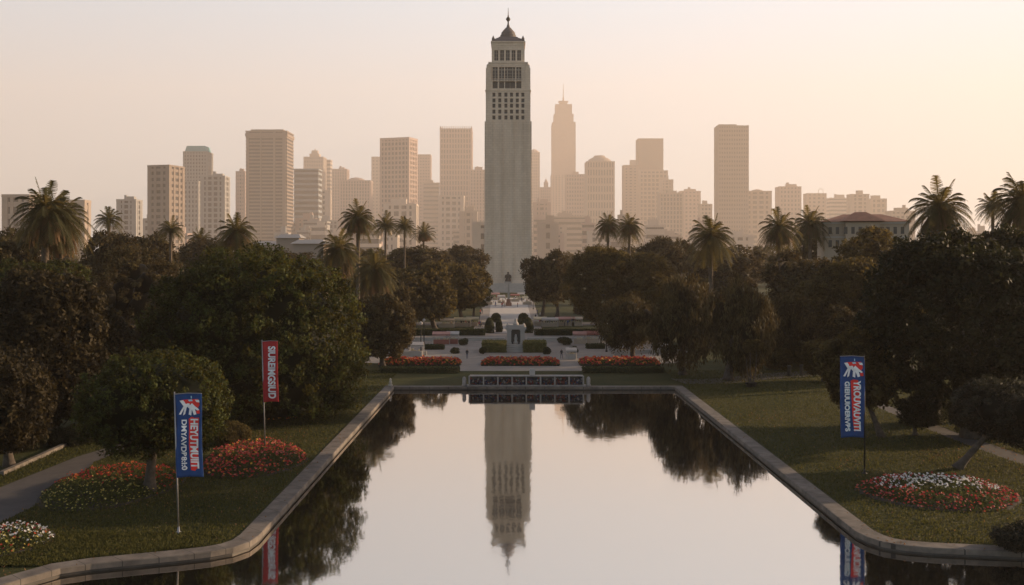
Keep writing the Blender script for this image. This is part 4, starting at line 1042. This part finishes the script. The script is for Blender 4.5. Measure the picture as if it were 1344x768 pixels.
fallen(1500, -34, XL, 60, 110); fallen(1500, XR, 48, 62, 120)
M['grass'] = leaf_mat('grass_blades', (0.022, 0.027, 0.007), (0.085, 0.080, 0.023), .25)
grass(80000, -42, XL - 1.4, 64, 165, 'grass', 'short green grass on the left lawn'); grass(20000, -33, -19, 60.5, 68, 'grass', 'short green grass by the left pool corner')
grass(100000, XR + 1.4, 62, 63, 165, 'grass', 'short green grass on the right lawn')

# ------------------------------------------------------------------ banners
def text_mesh(body, size, bold=.0, sx=1.0):
    cu = bpy.data.curves.new('lettering', 'FONT'); cu.body = body; cu.size = size; cu.offset = bold; cu.align_x = 'LEFT'; cu.align_y = 'CENTER'; cu.fill_mode = 'FRONT'
    o = bpy.data.objects.new('tmp', cu); COL.objects.link(o); bpy.context.view_layer.update()
    me = bpy.data.meshes.new_from_object(o.evaluated_get(bpy.context.evaluated_depsgraph_get()))
    bpy.data.objects.remove(o); bpy.data.curves.remove(cu)
    return me
def cloth(name, c): return mat(name, c, .75, .22, 1.3, .8)
M['ban_blue'] = cloth('banner_blue', (0.008, 0.052, 0.19)); M['ban_red'] = cloth('banner_red', (0.42, 0.022, 0.024))
M['ink_white'] = cloth('ink_white', (0.80, 0.80, 0.80)); M['ink_red'] = cloth('ink_red', (0.72, 0.035, 0.028)); M['ink_sky'] = cloth('ink_sky', (0.35, 0.60, 0.72))
def banner(x_pole, y_base, x0, x1, y0, y1, mcloth, label, items, pole_r=.06, lean=0.0, side=1):
    """items in banner units: u 0..1 across, v 0..1 down"""
    p = gp(x_pole, y_base); d = p.y; s = d / F
    o = empty('banner', p, 0, label, 'banner')
    W = (x1 - x0) * s; H = (y1 - y0) * s; zt_ = zat(y0, d) - GZ; xl = (x0 - x_pole) * s
    def warp(u, v, off=0.0):
        x = xl + u * W + lean * v * W + .02 * W * math.sin(v * 5 + 1)
        z = zt_ - v * H + .012 * H * math.sin(u * 3.0) * (1 if v > .5 else .3) + side * .006 * H * (u - .5)
        y = .05 * math.sin(u * 3.2 + v * 4.0) + .03 * math.sin(v * 7 + u * 2) + .012 * math.sin(v * 23 + u * 9) + off
        return (x, y, z)
    NU, NV = 10, 36; V = []; Fc = []
    for off in (0.0, .02):
        for j in range(NV + 1):
            for i in range(NU + 1): V.append(warp(i / NU, j / NV, off))
    n1 = (NU + 1) * (NV + 1)
    for j in range(NV):
        for i in range(NU):
            a = j * (NU + 1) + i
            Fc.append((a, a + NU + 1, a + NU + 2, a + 1)); Fc.append((n1 + a, n1 + a + 1, n1 + a + NU + 2, n1 + a + NU + 1))
    rim = [i for i in range(NU + 1)] + [(NU + 1) * j + NU for j in range(1, NV + 1)] + [NV * (NU + 1) + i for i in range(NU - 1, -1, -1)] + [(NU + 1) * j for j in range(NV - 1, 0, -1)]
    for a, b in zip(rim, rim[1:] + rim[:1]): Fc.append((a, b, b + n1, a + n1))
    me = bpy.data.meshes.new('cloth'); me.from_pydata(V, [], Fc); me.materials.append(mcloth); me.polygons.foreach_set('use_smooth', [True] * len(me.polygons)); me.update()
    cl = link('cloth', me, None, o)
    for lvl, it in enumerate(items):
        kind = it[0]; off = -.035 - .02 * it[-1]
        if kind == 'text':
            _, body, u_c, v0, v1, hgt, m, _l = it            # rotated text running down the banner, letters' tops to the right
            tm = text_mesh(body, 1.0, .035)
            xs = [v.co.x for v in tm.vertices]; ys = [v.co.y for v in tm.vertices]; xa, xb, ya, yb = min(xs), max(xs), min(ys), max(ys)
            for v in tm.vertices:
                fx = (v.co.x - xa) / (xb - xa); fy = (v.co.y - ya) / (yb - ya)
                v.co = warp(u_c + (fy - .5) * hgt, v0 + fx * (v1 - v0), off)
            tm.materials.clear(); tm.materials.append(m)
            link('lettering', tm, None, cl)
        else:
            _, pts, m, _l = it
            q = []
            for k in range(len(pts)):
                (ua, va), (ub, vb) = pts[k], pts[(k + 1) % len(pts)]
                for t in (0, .5): q.append((ua + (ub - ua) * t, va + (vb - va) * t))
            rings = [[Vector((u, v, 0)) for u, v in q]]
            me = bpy.data.meshes.new('emblem'); me.from_pydata([warp(u, v, off) for u, v in q], [], [tuple(t) for t in tessellate_polygon(rings)])
            me.materials.append(m); me.update(); link('emblem', me, None, cl)
    mb = MB(); px_ = 0
    mb.tube([(0, 0.05, 0), (xl * .5 if side > 0 else 0, .05, zt_ * .5), ((xl - .02) if side > 0 else (x1 - x_pole) * s + .02, .05, zt_ + .12)], [pole_r, pole_r, pole_r * .7], 8)
    mb.lathe(0, .05, [(.22, 0), (.22, .05), (.09, .12), (.07, .4)], 10)
    mb.build('pole', M['pole'] if side > 0 else M['dark_metal'], o, smooth=True)
    mb = MB(); mb.tube([warp(0, 0), warp(.5, -.004), warp(1, 0)], .03, 6); mb.build('crossbar', M['pole'], o)
    return o
W_, Rr, Sk = M['ink_white'], M['ink_red'], M['ink_sky']
def emblem(W_, Rr, Sk):
    return [('poly', [(.22, .075), (.86, .065), (.92, .135), (.84, .175), (.60, .12), (.40, .16), (.26, .12)], Rr, 0),
            ('poly', [(.16, .082), (.30, .078), (.40, .125), (.52, .105), (.54, .150), (.42, .165), (.36, .245), (.28, .26), (.33, .175), (.20, .25), (.12, .245), (.30, .15)], W_, 1),
            ('poly', [(.46, .165), (.62, .115), (.74, .15), (.90, .185), (.88, .205), (.74, .185), (.80, .245), (.70, .255), (.62, .19), (.60, .26), (.50, .25), (.52, .18)], W_, 1),
            ('poly', [(.66, .075), (.90, .075), (.92, .105), (.72, .10)], W_, 1),
            ('poly', [(.48, .075), (.62, .07), (.66, .09), (.52, .095)], Sk, 2),
            ('poly', [(.78, .205), (.92, .195), (.93, .235), (.82, .24)], Rr, 2),
            ('poly', [(.58, .03), (.62, .03), (.62, .06), (.58, .06)], Sk, 0)]
blue_items = emblem(W_, Rr, Sk) + [
    ('poly', [(.50, .30), (.62, .275), (.72, .29), (.90, .285), (.88, .50), (.84, .88), (.70, .93), (.56, .92), (.55, .80), (.52, .60), (.52, .42)], Rr, 0),
    ('text', 'HEYUTMUIIT', .72, .30, .90, .30, W_, 1), ('text', 'DMYAVDB8:I:0', .33, .31, .915, .21, W_, 1)]
blue2 = emblem(W_, Rr, Sk) + [
    ('poly', [(.42, .30), (.52, .285), (.72, .29), (.80, .50), (.78, .70), (.76, .90), (.56, .93), (.50, .80), (.46, .55), (.44, .42)], Rr, 0),
    ('text', 'YROUVAUVITI', .68, .295, .92, .30, W_, 1), ('text', 'GIEIUUIOERIVBS', .29, .31, .925, .21, Sk, 1), ('text', 'GIEIUUIOERIVBS', .27, .31, .925, .19, W_, 2)]
red_items = [('text', 'SIUREIMGSIUD', .60, .085, .95, .50, W_, 1)]
banner(234, 700, 229, 264, 517, 627, M['ban_blue'], 'tall blue banner with white and red marks at the left pool corner', blue_items, lean=.09)
banner(348, 601, 344, 364, 448, 528, M['ban_red'], 'narrow red banner with white lettering standing in the round red flower bed', red_items, lean=.10)
banner(1135, 622, 1102, 1134, 468, 575, M['ban_blue'], 'tall blue banner with white and red marks on the right lawn', blue2, lean=.06, side=-1, pole_r=.06)

# ------------------------------------------------------------------ plaza furniture
# display stand at the far pool edge
p0_, p1_ = gp(612, 508.5, ZC), gp(770, 508.5, ZC)
yy = YF + .9; wS = p1_.x - p0_.x
M['stand'] = mat('weathered_white', (0.30, 0.27, 0.245), .8, .25, 2.0)
st = empty('display_stand', ((p0_.x + p1_.x) / 2, yy, ZC), 0, 'long low white stand with bays of red and blue goods on far pool edge', 'stand')
mb = MB(); mb.box(0, 0, 0, wS, 1.0, .16); mb.box(0, 0, 1.32, wS - .8, 1.1, .13); mb.build('frame', M['stand'], st)
nb = 8
for i in range(nb + 1):
    mb = MB(); mb.box(-wS / 2 + .35 + i * (wS - .7) / nb, 0, .16, .20, .9, 1.17); mb.build('post', M['stand'], st)
mb = MB(); mb.box(0, .40, .16, wS - .6, .08, 1.15); mb.build('back_panel', M['dark_window'], st)
for sx in (-1, 1):
    mb = MB(); mb.lathe(sx * (wS / 2 + .35), 0, [(.34, 0), (.34, .15), (.26, .25), (.28, .9), (.2, 1.15), (.08, 1.25)], 12); mb.build('end_post', M['stand'], st, smooth=True)
rg = np.random.default_rng(3)
M['goods'] = flower_mat('goods_mixed', [(.22, .05, .04), (.05, .06, .12), (.30, .27, .25), (.18, .06, .05), (.04, .04, .05), (.07, .08, .14)])
for i in range(nb):
    n = 46; xa = -wS / 2 + .5 + i * (wS - .7) / nb; xb = xa + (wS - .7) / nb - .3
    P = np.stack([rg.uniform(xa, xb, n), rg.uniform(-.3, .25, n), .2 + rg.random(n) * .85], 1)
    tag(link('goods', quads_mesh('goods', blossoms(P, np.tile([0, -1.0, .5], (n, 1)) + rdir(n, rg) * .4, .17, rg), np.tile(rg.random(n), 5)), M['goods'], st), kind='stuff')
mb = MB(); mb.box(0, 0, 0, .75, .5, .8); mb.box(0, 0, .8, .6, .45, .06)
tag(mb.build('white_crate', M['white'], None, (gp(697, 489).x - .15, yy, ZC + 1.45)), 'small white box standing on top of the long white stand', 'box')
for i in range(9):
    x = rs.uniform(-wS / 2 + 1, wS / 2 - 1)
# stone arch monument with steps
ap = gp(677, 462)
ar = empty('stone_arch', ap, 0, 'pale stone arch on steps behind the middle row of red flowers', 'monument')
mb = MB()
for k in range(4): mb.box(0, 2.2, k * .32, 8.2 - 1.3 * k, 5.4 - 1.0 * k, .32)
mb.build('steps', M['stone_white'], ar)
for sx in (-1, 1):
    mb = MB(); mb.box(sx * 1.25, 2.2, 1.28, .8, 1.3, 2.7); mb.box(sx * 1.25, 2.2, 1.28, 1.0, 1.5, .3); mb.box(sx * 1.25, 2.2, 3.8, 1.0, 1.5, .25); mb.build('pillar', M['stone_white'], ar)
mb = MB(); mb.box(0, 2.2, 4.05, 3.9, 1.6, .45); mb.box(0, 2.2, 4.5, 3.0, 1.3, .35); mb.lathe(0, 2.2, [(.5, 4.85), (.55, 5.1), (.3, 5.5), (.25, 5.9), (.05, 6.1)], 10)
for sx in (-1, 1): mb.lathe(sx * 1.5, 2.2, [(.28, 4.5), (.34, 4.75), (.08, 5.2)], 8)
mb.build('lintel', M['stone_white'], ar)
mb = MB(); mb.box(0, 2.5, 1.28, 1.7, .5, 2.7); mb.build('niche', M['dark_window'], ar)
mb = MB(); mb.lathe(0, 2.1, [(.45, 1.28), (.45, 1.7), (.28, 1.8), (.34, 2.4), (.22, 2.75), (.2, 3.0), (.05, 3.15)], 10); mb.build('figure', M['stone_white'], ar, smooth=True)
mb = MB()
for sx in (-1, 1):
    mb.box(sx * 4.4, 1.2, 0, 1.6, 3.0, .9); mb.lathe(sx * 4.4, .6, [(.4, .9), (.6, 1.3), (.5, 1.4)], 10)
mb.build('side_block', M['stone_white'], ar)
# low terrace walls
for x0, x1, yb, lb in ((545, 662, 447.5, 'long low pale terrace wall left of the stone arch'), (692, 800, 447.5, 'long low pale terrace wall right of the stone arch')):
    a = gp(x0, yb); b_ = gp(x1, yb); mb = MB(); mb.box(0, 0, 0, b_.x - a.x, .5, .6); mb.box(0, 0, .6, b_.x - a.x + .1, .65, .1)
    tag(mb.build('low_wall', M['stone_white'], None, ((a.x + b_.x) / 2, a.y, GZ)), lb, 'wall')
for x0, x1, yb, lb in ((470, 560, 472, 'pale low kerb wall behind the left row of red flowers'), (812, 905, 470, 'pale low kerb wall behind the right row of red flowers')):
    a = gp(x0, yb - 6); b_ = gp(x1, yb - 6); mb = MB(); mb.box(0, 0, 0, b_.x - a.x, .5, .7)
    tag(mb.build('low_wall', M['stone_white'], None, ((a.x + b_.x) / 2, a.y, GZ)), lb, 'wall')
# stalls
def cl(name, c): return mat(name, c, .8, .1, 1.0)
AW = {'pink': cl('awning_pink', (.42, .22, .18)), 'white': M['white'], 'red': cl('awning_red', (.30, .11, .08)), 'cream': cl('awning_cream', (.62, .52, .34)), 'tan': cl('awning_tan', (.42, .33, .24))}
def stall(x, yb, w, label, awn, counter='tan', d2=2.4, h=2.5, grp=None):
    p = gp(x, yb); o = empty('market_stall', p, 0, label, 'stall', grp)
    mb = MB(); V = [(-w / 2, -.3, h - .45), (w / 2, -.3, h - .45), (w / 2, d2 / 2, h), (-w / 2, d2 / 2, h), (w / 2, d2 + .3, h - .45), (-w / 2, d2 + .3, h - .45)]
    V2 = [(a, b, c - .06) for a, b, c in V]
    mb.add(V + V2, [(0, 1, 2, 3), (3, 2, 4, 5), (6, 9, 8, 7), (9, 11, 10, 8), (0, 6, 7, 1), (5, 4, 10, 11), (0, 3, 9, 6), (3, 5, 11, 9), (1, 7, 8, 2), (2, 8, 10, 4)])
    mb.box(0, -.28, h - .75, w, .04, .3); mb.build('awning', AW[awn], o)
    for sx in (-1, 1):
        for yq in (0.02, d2):
            mb = MB(); mb.tube([(sx * (w / 2 - .1), yq, 0), (sx * (w / 2 - .1), yq, h - .45)], .05, 6); mb.build('post', M['white'], o)
    mb = MB(); mb.box(0, .4, 0, w - .5, .7, .95); mb.build('counter', AW[counter], o)
    mb = MB(); rr = random.Random(int(x)); 
    for i in range(int(w * 3)): mb.box(-w / 2 + .5 + rr.random() * (w - 1), .3 + rr.random() * .25, .95, .22, .2, .12 + rr.random() * .3)
    mb.build('goods', AW['cream'], o)
    return o
stall(579, 452, 3.6, 'stall with dark brown front and pink awning left on the terrace', 'pink', 'red')
stall(594, 451.5, 2.6, 'small white stall with a red front beside the left pink awning', 'white', 'red', 2.0)
stall(761, 451.5, 2.8, 'small stall with pale pink awning right on the terrace', 'pink', 'tan', 2.0)
stall(777, 451, 3.4, 'wider red topped stall at the right end of the terrace', 'red', 'tan')
stall(546, 468, 2.6, 'white kiosk behind the left end of the left red flower row', 'white', 'white', 2.0)
stall(750, 472, 1.9, 'small white kiosk in the gap left of the right red flower row', 'white', 'white', 1.5, 2.0)
stall(815, 467, 2.8, 'white kiosk behind the right red flower row near the weeping tree', 'white', 'white', 2.0)
stall(806, 461, 2.4, 'pale kiosk further back behind the right red flower row', 'cream', 'white', 2.0)
for i, (x, yb, w, a, lb) in enumerate(((607, 429, 4.4, 'cream', 'cream awning stall by the trees left of the avenue'), (620, 428, 3.2, 'cream', 'narrow cream stall next to the left cone tree'),
                                      (709, 428, 3.4, 'cream', 'narrow cream stall next to the right cone tree'), (722, 429, 4.2, 'white', 'white awning stall right of the avenue'), (742, 428, 5.0, 'pink', 'long pinkish stall under the large olive tree'), (586, 430, 4.0, 'tan', 'tan stall under the big olive tree left'), (757, 428, 3.0, 'tan', 'tan stall at the right end of the stall row'))):
    stall(x, yb, w, lb, a, 'tan', 2.2, 2.3)
for i, (x, yb, w, a, lb) in enumerate(((641, 400, 3.4, 'white', 'white tent at the left end of the crowd below the tower'), (650, 394, 3.6, 'pink', 'pink tent left of the obelisk'), (658, 398, 3.0, 'white', 'second white tent in the crowd left of the obelisk'),
                                       (676, 396, 3.6, 'red', 'reddish tent right of the obelisk'), (684, 394, 3.0, 'white', 'white tent in the crowd right of the obelisk'), (692, 400, 3.6, 'cream', 'cream tent at the right end of the crowd below the tower'))):
    stall(x, yb, w, lb, a, 'tan', 3.0, 3.0)
# obelisk with base and bronze statue in front of the tower
p = gp(667.5, 401.5); o = empty('obelisk', p, 0, 'thin grey column on a brown base in the avenue before the tower', 'monument')
mb = MB(); mb.box(0, 0, 0, 2.2, 2.2, 1.2); mb.box(0, 0, 1.2, 1.5, 1.5, 1.2); mb.build('base', M['roof_red'], o)
mb = MB(); mb.frustum(0, 0, 2.4, 8.0, .8, .8, .5, .5); mb.frustum(0, 0, 8.0, 8.6, .5, .5, .05, .05); mb.build('shaft', M['stone'], o)
sp_ = Vector((t0.x, TD - 7.5 + 3.5, GZ + zt)); o = empty('statue', (t0.x, TD - 13.2, GZ + zt), 0, 'dark bronze statue on pedestal at the front foot of the tower', 'statue')
mb = MB(); mb.box(0, 0, 0, 3.6, 2.2, .9); mb.build('pedestal', M['stone'], o)
mb = MB(); mb.lathe(0, 0, [(1.5, .9), (1.45, 1.6), (1.15, 2.4), (1.1, 3.2), (1.25, 3.9), (.9, 4.4), (.35, 4.6), (.4, 4.9), (.45, 5.2), (.35, 5.6), (.1, 5.8)], 14, 1, .7)
for sx in (-1, 1): mb.tube([(sx * 1.1, 0, 4.1), (sx * 1.45, -.3, 3.0), (sx * .8, -.95, 2.4)], [.35, .3, .2], 7)
mb.build('figure', M['bronze'], o, smooth=True)
# young trees in a planter by the right pool corner
p = gp(986, 508); o = empty('planter_tree', p, 0, 'two thin dark stems rising from a dark planter at the right pool corner lawn', 'young tree')
mb = MB(); mb.lathe(0, 0, [(.65, 0), (.8, .55), (.84, .62), (.7, .62), (.66, .5)], 12); mb.build('planter', M['dark_metal'], o)
for q, (dx, hh_) in enumerate(((-.15, 5.6), (.75, 5.0), (-.65, 3.8))):
    mb = MB(); mb.tube([(dx * .3, 0, .5), (dx * .8, .05, 2), (dx, 0, hh_)], [.09, .07, .04], 6); mb.build('stem', M['bark'], o)
c = link('crown', U[1], M['leaf_olive'], o, (.1, 0, 5.4)); c.scale = (1.3, 1.2, 1.3); c.material_slots[0].link = 'OBJECT'; c.material_slots[0].material = M['leaf_olive']
# lamp posts
def lamp(x, yb, h, label):
    o = empty('lamp_post', gp(x, yb), 0, label, 'lamp post')
    mb = MB(); mb.lathe(0, 0, [(.22, 0), (.2, .3), (.1, .5), (.07, h - .5)], 8); mb.build('post', M['dark_metal'], o)
    mb = MB(); mb.lathe(0, 0, [(.12, h - .5), (.26, h - .35), (.3, h - .05), (.08, h + .15)], 8); mb.build('lantern', M['white'], o)
lamp(552.5, 462, 5.5, 'lamp post beside the white kiosk left on the terrace')
lamp(796, 462, 5.5, 'lamp post between the kiosks right on the terrace')
lamp(556.5, 452, 5.0, 'lamp post near the dark brown stall front')
lamp(789, 452, 5.0, 'lamp post near the red topped stall')
lamp(700, 406, 6.0, 'lamp post on the right edge of the avenue')
lamp(631, 412, 6.0, 'lamp post on the left edge of the avenue')
# bollards by the far right path
for i, (x, yb) in enumerate(((1036, 494), (1052, 493), (1066, 492.5))):
    mb = MB(); mb.lathe(0, 0, [(.28, 0), (.26, 1.3), (.32, 1.4), (.3, 1.55), (.1, 1.65)], 8)
    tag(mb.build('bollard', M['bronze'], None, gp(x, yb)), 'short dark bollard on the far right path, %s of three' % ('leftmost', 'middle', 'rightmost')[i], 'bollard', 'bollards on the far right path')
# small statue bird-like finial on the left far corner of the kerb
mb = MB(); mb.box(0, 0, 0, .5, .5, .25); mb.lathe(0, 0, [(.14, .25), (.22, .5), (.12, .8), (.16, .95), (.03, 1.1)], 8)
tag(mb.build('corner_finial', M['stone_white'], None, (XL - .55, YF + .6, ZC)), 'small stone finial on the left far corner of the pool edge', 'ornament')

# ------------------------------------------------------------------ people
def person_mesh(seed, walk=.0, H=1.72):
    me = bpy.data.meshes.new('body')
    k = H / 1.75; s = .16 * walk
    J = {'pel': (0, 0, .95), 'che': (0, .01, 1.25), 'sho': (0, .01, 1.42), 'nec': (0, 0, 1.5), 'hd': (0, -.02, 1.60), 'ht': (0, -.02, 1.70),
         'ls': (.17, .01, 1.40), 'le': (.23, .04, 1.13), 'lh': (.22, -.05 - s, .88), 'rs': (-.17, .01, 1.40), 're': (-.23, .04, 1.13), 'rh': (-.22, -.03 + s, .88),
         'lp': (.09, 0, .90), 'lk': (.10, -.03 - s * .6, .50), 'la': (.10, .02 - s * 1.5, .08), 'lf': (.11, -.16 - s * 1.5, .03),
         'rp': (-.09, 0, .90), 'rk': (-.10, -.03 + s * .5, .50), 'ra': (-.10, .02 + s * 1.6, .08), 'rf': (-.11, -.16 + s * 1.6, .03)}
    rad = {'pel': .15, 'che': .15, 'sho': .13, 'nec': .055, 'hd': .10, 'ht': .085, 'ls': .07, 'le': .05, 'lh': .04, 'rs': .07, 're': .05, 'rh': .04,
           'lp': .095, 'lk': .065, 'la': .045, 'lf': .04, 'rp': .095, 'rk': .065, 'ra': .045, 'rf': .04}
    E = [('pel', 'che'), ('che', 'sho'), ('sho', 'nec'), ('nec', 'hd'), ('hd', 'ht'), ('sho', 'ls'), ('ls', 'le'), ('le', 'lh'), ('sho', 'rs'), ('rs', 're'), ('re', 'rh'),
         ('pel', 'lp'), ('lp', 'lk'), ('lk', 'la'), ('la', 'lf'), ('pel', 'rp'), ('rp', 'rk'), ('rk', 'ra'), ('ra', 'rf')]
    names = list(J); me.from_pydata([tuple(c * k for c in J[n]) for n in names], [(names.index(a), names.index(b)) for a, b in E], [])
    o = bpy.data.objects.new('tmp_person', me); COL.objects.link(o)
    md = o.modifiers.new('s', 'SKIN'); sv = me.skin_vertices[0].data
    for i, n in enumerate(names): sv[i].radius = (rad[n] * k, rad[n] * k * .85); sv[i].use_root = (n == 'pel')
    o.modifiers.new('u', 'SUBSURF').levels = 1
    bpy.context.view_layer.update()
    out = bpy.data.meshes.new_from_object(o.evaluated_get(bpy.context.evaluated_depsgraph_get()))
    bpy.data.objects.remove(o)
    out.polygons.foreach_set('use_smooth', [True] * len(out.polygons)); return out, k
def dress(me, k, top, bottom, skin, hair):
    me = me.copy(); me.materials.clear()
    for m in (top, bottom, skin, hair): me.materials.append(m)
    for p_ in me.polygons:
        z = p_.center.z / k; x = abs(p_.center.x) / k; y = p_.center.y
        i = 0 if z > .93 else 1
        if z > 1.49: i = 2
        if z > 1.62 or (z > 1.54 and y > .02): i = 3
        if x > .16 and z < 1.0 and z > .8: i = 2
        p_.material_index = i
    return me
sk = mat('skin', (.38, .24, .17), .6, .05, 3); hr = mat('hair', (.04, .03, .025), .7, .1, 3)
CLO = {'black': mat('cloth_black', (.03, .03, .035), .9, .1, 3), 'white': mat('cloth_white', (.6, .58, .55), .9, .05, 3), 'red': mat('cloth_red', (.42, .06, .05), .9, .1, 3), 'blue': mat('cloth_blue', (.06, .10, .25), .9, .1, 3), 'denim': mat('cloth_denim', (.07, .08, .12), .9, .1, 3), 'tan': mat('cloth_tan', (.35, .27, .19), .9, .1, 3)}
PM = [person_mesh(1, 0), person_mesh(2, 1.2)]
VAR = {}
for t_ in ('black', 'white', 'red', 'blue', 'tan'):
    for q in (0, 1): VAR[t_, q] = dress(PM[q][0], PM[q][1], CLO[t_], CLO['denim' if t_ != 'tan' else 'black'], sk, hr)
def person(x, yb, top, q, label, rz=0.0, grp=None, z=None):
    p = gp(x, yb)
    o = link('person', VAR[top, q], None, None, (p.x, p.y, GZ + .012 if z is None else z)); o.rotation_euler.z = rz
    return tag(o, label, 'person', grp)
person(613, 471, 'black', 0, 'person in dark clothes standing in the gap left of the middle flower row', 0)
person(737, 471, 'black', 1, 'person in dark clothes walking in the gap right of the middle flower row', .4)
person(630.5, 413, 'red', 1, 'person in red top walking on the left edge of the avenue', 1.2)
person(633, 412, 'black', 0, 'person in black next to the walker in red on the avenue', 2)
person(705, 413, 'blue', 0, 'person in blue under the trees on the right edge of the avenue', 1)
person(709, 417, 'white', 1, 'person in white under the trees on the right edge of the avenue', 2)
person(703, 420, 'black', 1, 'person in black walking near the narrow cream stall on the right', 2.5)
rs = random.Random(8)
for i in range(34):
    t_ = rs.choice(['black', 'white', 'red', 'blue', 'tan'])
    person(rs.uniform(638, 697), rs.uniform(391, 404), t_, i % 2, 'tiny person in a %s top in the crowd below the tower' % t_, rs.uniform(0, 6), 'people in the crowd below the tower')
for i in range(26):
    t_ = rs.choice(['black', 'white', 'red', 'blue', 'tan']); x = rs.uniform(588, 632) if i % 2 else rs.uniform(703, 768)
    person(x, rs.uniform(424, 430), t_, i % 2, 'tiny person in a %s top among the stalls %s of the avenue' % (t_, 'left' if i % 2 else 'right'), rs.uniform(0, 6), 'people among the stalls beside the avenue')

# ------------------------------------------------------------------ haze
mb = MB(); mb.box(0, 4650, -2.5, 19000, 10500, 1600.0)
hz = mb.build('haze', None); hz['kind'] = 'stuff'
m = bpy.data.materials.new('haze'); m.use_nodes = True; n = m.node_tree.nodes; n.remove(n['Principled BSDF'])
pv = n.new('ShaderNodeVolumePrincipled'); pv.inputs['Color'].default_value = (*HAZE_COLOR, 1); pv.inputs['Density'].default_value = HAZE_DENSITY; pv.inputs['Anisotropy'].default_value = HAZE_ANISO
m.node_tree.links.new(pv.outputs[0], n['Material Output'].inputs['Volume'])
hz.data.materials.clear(); hz.data.materials.append(m)
